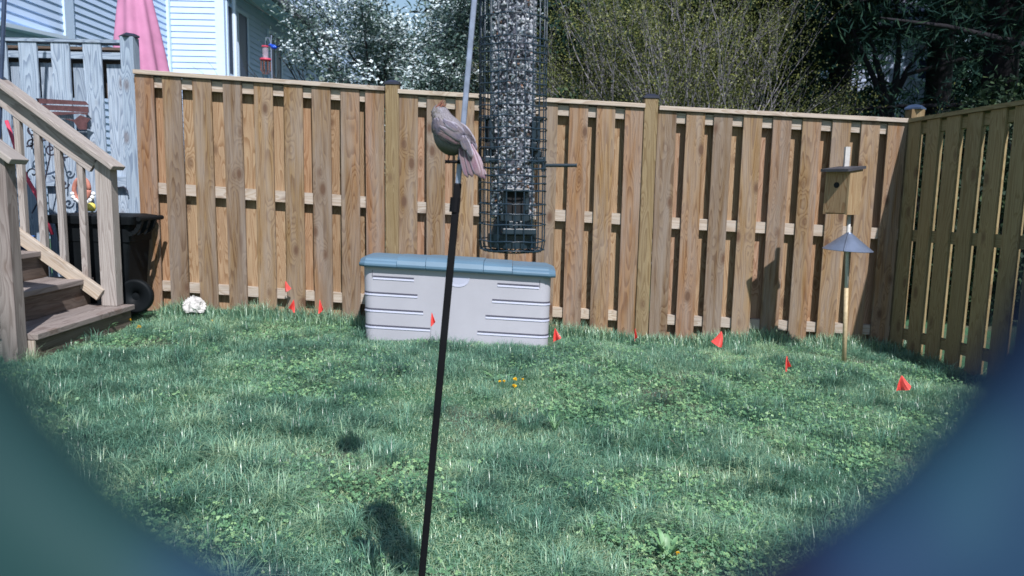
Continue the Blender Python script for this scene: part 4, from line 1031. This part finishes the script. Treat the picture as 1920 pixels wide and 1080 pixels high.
def dogwood():
    Y = 9.6; b = at(735, 200, Y); base = Vector((b.x, Y, gz(b.x, Y)))
    root = thing('dogwood_tree', base, 'white flowering dogwood tree with layered branches behind the fence, left of centre', 'tree')
    mb = MB(); tips = []
    mb.tube([base, base+Vector((.05, 0, .6)), base+Vector((0, .1, 1.3))], [.10, .08, .07], 10)
    for k in range(15):
        a = 2*math.pi*k/15+rand(-.2, .2); e = [.35, .8, 1.5][k % 3]
        grow(mb, base+Vector((0, .1*rand(0, 1), 1.0+.2*(k % 3))), Vector((math.cos(a)*.8, math.sin(a)*.7, e)), 1.15, .034, 3, tips, .55, .10)
    mb.build('trunk', M_dbark, root, smooth=True)
    T = np.array([t_[0][:] for t_ in tips]); T = T[(T[:, 0] > base.x-1.05-.25*np.sin(T[:, 2]*5)) & (T[:, 0] < base.x+1.75)]
    # leaf masses round the twigs, flattened in tiers
    idx = rng.integers(0, len(T), 34000); sp_ = rng.normal(size=(34000, 3))*np.array([.13, .13, .05]); P_ = T[idx]+sp_
    keep = (P_[:, 2] > 1.4); P_ = P_[keep]; n = len(P_); nr = rng.normal(size=(n, 3))*.7+np.array([0, -.2, .8])
    npmesh('crown', *[x for x in leaves(P_, rng.uniform(.032, .055, n), rng.uniform(.018, .030, n), nr, rng.random(n))[:3]], M_dog, np.repeat(rng.random(n), 4), root)
    # bracts: clusters of four
    sel = rng.choice(len(T), int(len(T)*.34), replace=False); per = 30; C_ = np.repeat(T[sel], per, 0)+rng.normal(size=(len(sel)*per, 3))*np.array([.12, .12, .028])+np.array([0, 0, .05])
    C_ = C_[C_[:, 2] > 1.5]; n = len(C_); nr = rng.normal(size=(n, 3))*.35+np.array([0, -.35, 1.]); Vs, Ls, Ss, Rs = [], [], [], []
    t0 = rng.normal(size=(n, 3)); nn = nr/np.linalg.norm(nr, axis=1)[:, None]; t0 -= nn*(t0*nn).sum(1)[:, None]; t0 /= np.linalg.norm(t0, axis=1)[:, None]; t1 = np.cross(nn, t0)
    for j, tt in enumerate((t0, t1, -t0, -t1)):
        v, l, s, r_ = leaves(C_, rng.uniform(.018, .027, n), rng.uniform(.018, .025, n), nr, rng.random(n), tt); Vs.append(v); Ls.append(l+4*n*j); Ss.append(s+4*n*j); Rs.append(r_)
    npmesh('flowers', np.concatenate(Vs), np.concatenate(Ls), np.concatenate(Ss), M_bract, np.concatenate(Rs), root)
dogwood()

def myrtle(px, Y, label, sc=1., nst=34, lf=26000, seed=3, lean=0.):
    random.seed(seed); b = at(px, 230, Y); base = Vector((b.x, Y, gz(b.x, Y)))
    root = thing('multi_stem_shrub', base, label, 'shrub', 'yellow-green multi-stemmed shrubs behind the fence')
    mb = MB(); tips = []
    for k in range(nst):
        a = rand(0, 2*math.pi); s = rand(.05, 1.15)*(.6+.4*abs(math.cos(a))); d = Vector((math.cos(a)*s+lean, math.sin(a)*s*.6, 1)).normalized()
        grow(mb, base+Vector((rand(-.22, .22)*sc, rand(-.2, .2)*sc, 0)), d, 1.7*sc, .018, 3, tips, .5, .10, 4, (2, 4), .62)
    mb.build('stems', M_pbark, root, smooth=True)
    T = np.array([t_[0][:] for t_ in tips]); idx = rng.integers(0, len(T), lf); P_ = T[idx]+rng.normal(size=(lf, 3))*np.array([.09, .09, .05]); n = lf
    npmesh('crown', *leaves(P_, rng.uniform(.022, .040, n), rng.uniform(.012, .020, n), rng.normal(size=(n, 3))+np.array([0, -.4, .6]), rng.random(n))[:3], M_myr, np.repeat(rng.random(n), 4), root)
myrtle(1290, 9.0, 'large yellow-green shrub with many pale upright stems behind the fence right of centre', 1.15, 32, 44000, 3)
myrtle(1075, 9.6, 'smaller yellow-green shrub directly behind the hanging feeder', 1., 15, 20000, 5)
myrtle(1500, 9.4, 'low arching yellow-green shrub behind the fence nearest the dark pines', .75, 14, 12000, 8, .25)

def pine(px, Y, label, H=11., rb=3.0, lo=1.6, nb=46, nl=26000, seed=1, tr=.2, lean=0., mat=None, name='pine_tree', cat='tree', grp='dark evergreen trees behind the fence', needle=(.10, .20, .010, .018), droop=.1, ysq=1.):
    random.seed(seed); r_ = np.random.default_rng(seed); b = at(px, 150, Y); base = Vector((b.x, Y, gz(b.x, Y)))
    root = thing(name, base, label, cat, grp); mb = MB()
    mb.tube([base, base+Vector((lean*.3, 0, H*.3)), base+Vector((lean*.6, 0, H*.6)), base+Vector((lean, 0, H))], [tr, tr*.8, tr*.5, .03], 12)
    C_ = []
    for k in range(nb):
        f = (k+.5)/nb; z = lo+(H-lo)*f; a = k*2.4+rand(-.3, .3); L = rb*(1-f)**.6*rand(.7, 1.1)+.3; p0 = base+Vector((lean*z/H, 0, z))
        d = Vector((math.cos(a), math.sin(a)*ysq, rand(-.05, .25))); pts = [p0+d*L*t+Vector((0, 0, -droop*L*t*t)) for t in (0, .33, .66, 1)]
        mb.tube(pts, [tr*.22, tr*.15, tr*.09, .01], 6, False)
        for t in np.linspace(.2, 1, 9): q = p0+d*L*t+Vector((0, 0, -droop*L*t*t)); C_.append((q.x, q.y, q.z, .14+.26*t*(1-t*.4)))
    mb.build('trunk', M_bark, root, smooth=True)
    C_ = np.array(C_); idx = r_.integers(0, len(C_), nl); s = C_[idx, 3][:, None]*1.5
    P_ = C_[idx, :3]+r_.normal(size=(nl, 3))*s*np.array([1, 1, .45]); n = nl
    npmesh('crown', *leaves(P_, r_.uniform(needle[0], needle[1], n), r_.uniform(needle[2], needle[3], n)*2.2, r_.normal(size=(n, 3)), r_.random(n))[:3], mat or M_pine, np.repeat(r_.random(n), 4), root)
pine(1130, 13.5, 'dark evergreen directly behind the hanging feeder and pale shrubs', 10, 3.0, .8, 60, 40000, 11, needle=(.14, .26, .014, .024))
pine(1400, 14., 'dark evergreen rising behind the largest pale-stemmed shrub', 11, 3.2, .8, 60, 44000, 12, needle=(.14, .26, .014, .024))
pine(1575, 12.5, 'dark pine filling the view between the shrubs and the distant house', 17, 2.5, 3.7, 76, 60000, 13, needle=(.08, .17, .005, .009))
pine(1760, 11.5, 'dark pine with branches spread above the distant house', 17, 3.0, 3.8, 80, 70000, 14, needle=(.08, .17, .005, .009))
pine(1888, 9.2, 'dark pine with a thick leaning trunk near the right edge', 16, 2.8, 3.2, 76, 60000, 15, .21, -.5, needle=(.08, .16, .005, .008))
pine(1975, 8.2, 'dark thick-trunked pine cut off by the right edge', 10, 2.4, 2.0, 44, 34000, 16, .25, needle=(.08, .16, .005, .008))
pine(960, 18., 'dark evergreen far behind the white flowering tree and feeder', 9, 2.8, .8, 40, 24000, 17, needle=(.22, .42, .020, .036))
pine(1270, 19., 'tall dark evergreen farthest back behind the shrubs', 16, 4.5, .5, 70, 52000, 18, needle=(.22, .42, .020, .036))
pine(1440, 20., 'tall dark evergreen farthest back left of the distant house', 16, 3.2, .5, 70, 46000, 19, needle=(.22, .42, .020, .036))
pine(1945, 21., 'tall dark evergreen farthest back right of the distant house', 16, 3., .5, 70, 40000, 20, needle=(.22, .42, .020, .036))
pine(1640, 31., 'tall dark evergreen showing above and behind the distant house', 20, 5., .5, 80, 50000, 22, needle=(.22, .42, .020, .036))
pine(1830, 29., 'tall dark evergreen just right of the distant house', 20, 4.5, .5, 80, 50000, 23, needle=(.22, .42, .020, .036))

def forked():
    random.seed(21); Y = 10.5; b = at(1665, 215, Y); base = Vector((b.x, Y, gz(b.x, Y)))
    root = thing('forked_tree', base, 'dark forked tree trunk standing before the distant house above the fence corner', 'tree')
    mb = MB(); f = at(1663, 205, Y); mb.tube([base, f], [.13, .10], 10); tips = []
    for (a, b_, r0_) in (((1640, 150), (1618, 100), .05), ((1655, 160), (1640, 100), .055), ((1680, 150), (1686, 90), .06), ((1700, 130), (1760, 60), .03)):
        q = at(*a, Y); e = at(*b_, Y); mb.tube([f, q, e], [r0_, r0_*.8, r0_*.6], 8, False); grow(mb, e, (e-q), .8, r0_*.5, 3, tips, .6, .1)
    q = [at(1670, 200, Y), at(1700, 140, Y), at(1740, 128, Y), at(1800, 112, Y), at(1880, 95, Y)]; mb.tube(q, [.03, .03, .028, .03, .05], 7, False)
    mb.build('trunk', M_bark, root, smooth=True)
    T = np.array([t_[0][:] for t_ in tips]); n = 9000; P_ = T[rng.integers(0, len(T), n)]+rng.normal(size=(n, 3))*.2
    npmesh('crown', *leaves(P_, rng.uniform(.05, .09, n), rng.uniform(.03, .05, n), rng.normal(size=(n, 3)), rng.random(n))[:3], M_hedge, np.repeat(rng.random(n), 4), root)
forked()
def bush(px, Y, ztop, rx, label, nl=9000, mat=None, seed=1):
    r_ = np.random.default_rng(seed); b = at(px, 210, Y); base = Vector((b.x, Y, gz(b.x, Y))); root = thing('evergreen_bush', base, label, 'bush', 'dark bushes behind the fence')
    random.seed(seed); mb = MB(); tips = []
    for k in range(6): grow(mb, base, Vector((rand(-.7, .7), rand(-.5, .5), 1)), ztop*.5, .02, 2, tips, .5, .1)
    mb.build('stems', M_bark, root)
    th = r_.normal(size=(nl, 3)); th /= np.linalg.norm(th, axis=1)[:, None]; rr_ = r_.uniform(.5, 1., nl)**.6; lump = .8+.4*vnoise(th[:, 0]*3+7, th[:, 2]*3+th[:, 1]*2, seed)
    P_ = np.array([base.x, base.y, base.z+ztop*.5])+th*(rr_*lump)[:, None]*np.array([rx, rx*.6, ztop*.5])
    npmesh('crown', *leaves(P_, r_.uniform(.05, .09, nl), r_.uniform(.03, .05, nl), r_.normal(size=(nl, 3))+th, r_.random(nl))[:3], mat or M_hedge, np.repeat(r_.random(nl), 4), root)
bush(1760, 8.6, 2.3, .9, 'dark rounded bush behind the fence corner post', 12000, None, 2)
bush(1870, 7.6, 2.35, .9, 'dark bush behind the right fence below the leaning pine trunk', 12000, None, 3)
bush(1570, 9.2, 2.1, .9, 'dark low bush behind the fence left of the forked tree', 9000, None, 4)
bush(620, 8.6, 2.2, .9, 'dark green bush at the left foot of the flowering tree', 9000, M_dog, 5)
bush(1050, 8.4, 2.15, .8, 'dark bush behind the fence and hanging feeder', 8000, None, 6)

# ------------------------------------------------------------------ lawn
def in_yard(x, y): return (y < YF+.1) & (x < 3.15+.155*(5.8-y)) & ~((x < -2.75) & (y > 4.2)) & ~((x > -1.03) & (x < .34) & (y > 5.12) & (y < 5.66))
def lawn():
    N = 520000
    y = 1.55+(5.9-1.55)*rng.random(N)**.85; half = .74*y+.3; x = rng.uniform(-1, 1, N)*half
    k = in_yard(x, y)&(np.abs(x) < 4.2); x, y = x[k], y[k]
    c1 = vnoise(x*2.1, y*2.1, 1); c2 = vnoise(x*5.5, y*5.5, 2); cl = .6*c1+.4*c2      # clumpiness
    bare = (vnoise(x*1.7+3, y*1.7+9, 8) > .74) & (c2 > .4)
    keep = (rng.random(len(x)) < np.clip(.25+1.4*cl, .25, 1)) & ~(bare & (rng.random(len(x)) < .85)); x, y, cl, c2 = x[keep], y[keep], cl[keep], c2[keep]
    n = len(x); P_ = np.stack([x, y, g(x, y)-.004], 1)
    H = (.024+.125*np.clip(cl-.28, 0, 1)**1.1)*rng.uniform(.6, 1.5, n); ang = rng.uniform(0, 2*math.pi, n)+1.5*vnoise(x*3, y*3, 6)
    lean = np.clip(rng.normal(.68, .33, n), 0, 1.35); bend = rng.uniform(.15, .8, n)
    rnd = np.clip(.50+.55*(.5-cl)+.75*(.5*vnoise(x*1.1, y*1.1, 12)+.5*vnoise(x*4, y*4, 13)-.5)+rng.normal(0, .17, n), 0, .9); dead = rng.random(n) < .03; rnd[dead] = rng.uniform(.91, 1, dead.sum()); lean[dead] = rng.uniform(.7, 1.3, dead.sum())
    A = [blades(P_, H, rng.uniform(.0018, .0034, n), ang, lean, bend, rnd)]
    # tufts: radiating long blades
    nt_ = 520; ty = 1.7+4.05*rng.random(nt_); tx = rng.uniform(-1, 1, nt_)*(.72*ty+.1); kk = in_yard(tx, ty); tx, ty = tx[kk], ty[kk]
    extra = [(at(545, 1010, 1), 0)]; per = 110; tx = np.repeat(tx, per); ty = np.repeat(ty, per); m = len(tx); hs = np.repeat(rng.uniform(.06, .13, m//per), per)
    a = rng.uniform(0, 2*math.pi, m); rr_ = .075*rng.random(m); px = tx+rr_*np.cos(a); py = ty+rr_*np.sin(a); tr_ = np.repeat(rng.uniform(.02, .75, m//per), per)
    ok = in_yard(px, py); px, py, a, hs, tr_, m = px[ok], py[ok], a[ok], hs[ok], tr_[ok], int(ok.sum())
    A.append(blades(np.stack([px, py, g(px, py)-.004], 1), hs*rng.uniform(.6, 1.2, m), rng.uniform(.0018, .0034, m), a+rng.normal(0, .9, m), rng.uniform(.1, .95, m), rng.uniform(.1, .9, m), np.clip(tr_+rng.normal(0, .12, m), 0, .92)))
    # fringe along fence foot and box
    fx = rng.uniform(-2.7, 3.1, 14000); fy = 5.76-np.abs(rng.normal(0, .09, 14000)); ok = in_yard(fx, fy); fx, fy = fx[ok], fy[ok]; m = len(fx)
    A.append(blades(np.stack([fx, fy, g(fx, fy)-.004], 1), rng.uniform(.03, .15, m)*(.5+vnoise(fx*4, fy, 4)), rng.uniform(.003, .005, m), rng.uniform(0, 6.3, m), rng.uniform(0, .5, m), rng.uniform(.1, .5, m), rng.uniform(.2, .9, m)))
    fx = rng.uniform(-1.05, .35, 5000); fy = 5.17-np.abs(rng.normal(0, .05, 5000)); m = 5000
    A.append(blades(np.stack([fx, fy, g(fx, fy)-.004], 1), rng.uniform(.01, .045, m)*(.5+vnoise(fx*5, fy, 14)), rng.uniform(.003, .005, m), rng.uniform(0, 6.3, m), rng.uniform(0, .5, m), rng.uniform(.1, .5, m), rng.uniform(.2, .9, m)))
    V, L, S, Rr = [], [], [], []; nv = nl = 0
    for v, l, s, r_ in A: V.append(v); L.append(l+nv); S.append(s+nl); Rr.append(r_); nv += len(v); nl += len(l)
    o = npmesh('lawn_grass', np.concatenate(V), np.concatenate(L), np.concatenate(S), M_grass, np.concatenate(Rr)); tag(o, 'uneven tufted blue-green grass covering the whole yard', 'grass', kind='stuff')
    # clover and small weeds
    N = 80000; y = 1.6+4.2*rng.random(N); x = rng.uniform(-1, 1, N)*(.73*y+.2); k = in_yard(x, y) & (vnoise(x*1.9+20, y*1.9, 21)*.6+vnoise(x*6, y*6, 22)*.4+rng.normal(0, .07, N) > .56); x, y = x[k], y[k]; n = len(x)
    zc = g(x, y)+rng.uniform(.012, .05, n); V, L, S, Rr = [], [], [], []
    nr = rng.normal(size=(n, 3))*.35+np.array([0, -.2, 1]); ph = rng.uniform(0, 6.28, n); rn = rng.random(n)
    for j in range(3):
        t_ = np.stack([np.cos(ph+j*2.09), np.sin(ph+j*2.09), np.zeros(n)], 1); v, l, s, r_ = leaves(np.stack([x, y, zc], 1), rng.uniform(.006, .013, n), rng.uniform(.006, .012, n), nr, rn, t_)
        V.append(v); L.append(l+4*n*j); S.append(s+4*n*j); Rr.append(r_)
    o = npmesh('clover_patch', np.concatenate(V), np.concatenate(L), np.concatenate(S), M_clover, np.concatenate(Rr)); tag(o, 'low clover and small round-leaved weeds mixed through the lawn', 'ground cover', kind='stuff')
lawn()

# ------------------------------------------------------------------ dandelions, weeds
def dandelion(px, py, label, h=.05, r=.014, grp='yellow dandelion flowers in the lawn'):
    p = gat(px, py+6); root = thing('dandelion', p, label, 'flower', grp); mb = MB(); c = p+Vector((rand(-.01, .01), -.01, h)); mb.tube([p, c], .0018, 5); mb.build('stem', M_clover_s, root)
    n = 46; a = rng.uniform(0, 6.28, n); el = rng.uniform(.0, 1.3, n); t_ = np.stack([np.cos(a)*np.cos(el), np.sin(a)*np.cos(el), np.sin(el)], 1)
    npmesh('flower_head', *leaves(np.tile(np.array(c[:]), (n, 1)), np.full(n, r), np.full(n, .005), rng.normal(size=(n, 3)), rng.random(n), t_)[:3], M_petal, np.repeat(rng.random(n), 4), root)
M_clover_s = flat('plant_stem', (.10, .18, .07), .6)
for a in ((935, 727, 'orange-yellow dandelion, leftmost of the group in mid lawn', .055, .010), (944, 724, 'pale dandelion head second from the left in the mid-lawn group', .05, .009), (963, 736, 'brightest dandelion, lowest of the group in mid lawn', .055, .016), (968, 724, 'dandelion at the top of the mid-lawn group', .06, .014), (977, 724, 'rightmost small dandelion of the mid-lawn group', .06, .009),
          (264, 620, 'yellow dandelion in the grass right of the bottom step', .05, .016), (248, 606, 'small yellow dandelion beside the bottom step end', .05, .011), (398, 605, 'tiny yellow flower in the grass near the white stone', .04, .009), (1266, 1046, 'small yellow flower beside the broad-leaved weed at the bottom', .03, .008), (1187, 960, 'tiny yellow flower in the near lawn above the broad-leaved weed', .03, .006)): dandelion(*a)
def weed(px, py, label, n=9, L=.13, w=.016, up_=1.4, seed=1, nm='weed_plant', m=None):
    p = gat(px, py); r_ = np.random.default_rng(seed); mb = MB()
    for k in range(n):
        a = 2*math.pi*k/n+r_.uniform(-.3, .3); l = L*r_.uniform(.6, 1.1); e = r_.uniform(.5, 1.)*up_; dx = Vector((math.cos(a), math.sin(a), 0)); sd_ = Vector((-math.sin(a), math.cos(a), 0)); vs = []
        for j in range(7):
            t = j/6; c = p+dx*l*(t*.75/e)+Vector((0, 0, l*(math.sin(t*1.7)*.75*min(1, e)))); ww = w/2*math.sin(math.pi*min(1, .12+t*.88))**.7
            vs += [c-sd_*ww, c+Vector((0, 0, -.002)), c+sd_*ww]
        mb.add(vs, [(j*3+q, j*3+q+1, (j+1)*3+q+1, (j+1)*3+q) for j in range(6) for q in range(2)])
    o = mb.build(nm, m or M_weed, None, base=p, smooth=True); tag(o, label, 'weed'); return o
M_weed = flat('weed_leaf', (.13, .26, .12), .5, 0, .25, 30)
weed(1250, 1052, 'pale green broad-leaved weed standing at the bottom of the lawn', 9, .13, .017, 1.5, 3)
weed(1040, 812, 'pale tuft of upright weed in mid lawn right of the pole', 12, .10, .006, 1.9, 4)
weed(930, 712, 'small flat weed rosette beside the dandelions', 9, .08, .014, .7, 5)
weed(228, 602, 'leafy green weed growing against the end of the bottom step', 12, .14, .012, 1.5, 6)
weed(1150, 770, 'broad dark weed clump in the lawn below the second post', 12, .09, .016, .8, 7)
weed(190, 628, 'low leafy weed growing in front of the bottom riser', 12, .12, .014, 1.2, 8)

# ------------------------------------------------------------------ round guard the camera looks through
def guard():
    Y = .040; c = at(926, 150, Y)
    root = thing('camera_guard', (c.x, Y, gz(0, 0)), 'blurred blue and teal round guard close to the lens at both lower corners', 'camera guard')
    t = NT('blue_glaze'); ob = t.obj(); n = t.noise(t.mapv(ob, (1, 1, 1), (2.3, 0, 5)), 62, 2, .5); n2 = t.noise(t.mapv(ob, (1, 1, 1), (7.1, 0, 2)), 55, 2, .5)
    sp = t.n('ShaderNodeSeparateXYZ'); t.l(ob, sp.inputs[0])
    cc = t.ramp(n, [(.32, (.008, .012, .032)), (.42, (.010, .022, .060)), (.52, (.013, .036, .082)), (.66, (.020, .060, .10))])
    cc = t.mix(t.ramp(t.math('MULTIPLY_ADD', sp.outputs[0], -22., t.math('MULTIPLY', n2, .9)), [(.60, 0.), (1.0, .9)]), cc, (.013, .042, .040))
    t.col(cc); t.set(.7, .15)
    mb = MB(); ri = .0320
    mb.lathe((c.x, Y, c.z), [(ri, .0), (ri+.0008, -.0022), (ri+.003, -.0035), (ri+.012, -.0042), (.060, -.005), (.062, -.003), (.062, .006), (.06, .008), (ri+.004, .006), (ri+.001, .004)], 96, 'y', True)
    mb.build('ring', t.m, root, smooth=True)
    mb = MB(); mb.box((c.x-.02, Y-.012, gz(0, 0)-.05), (c.x+.02, Y+.02, c.z-.0605), 2); mb.build('post', M_post, root)
guard()
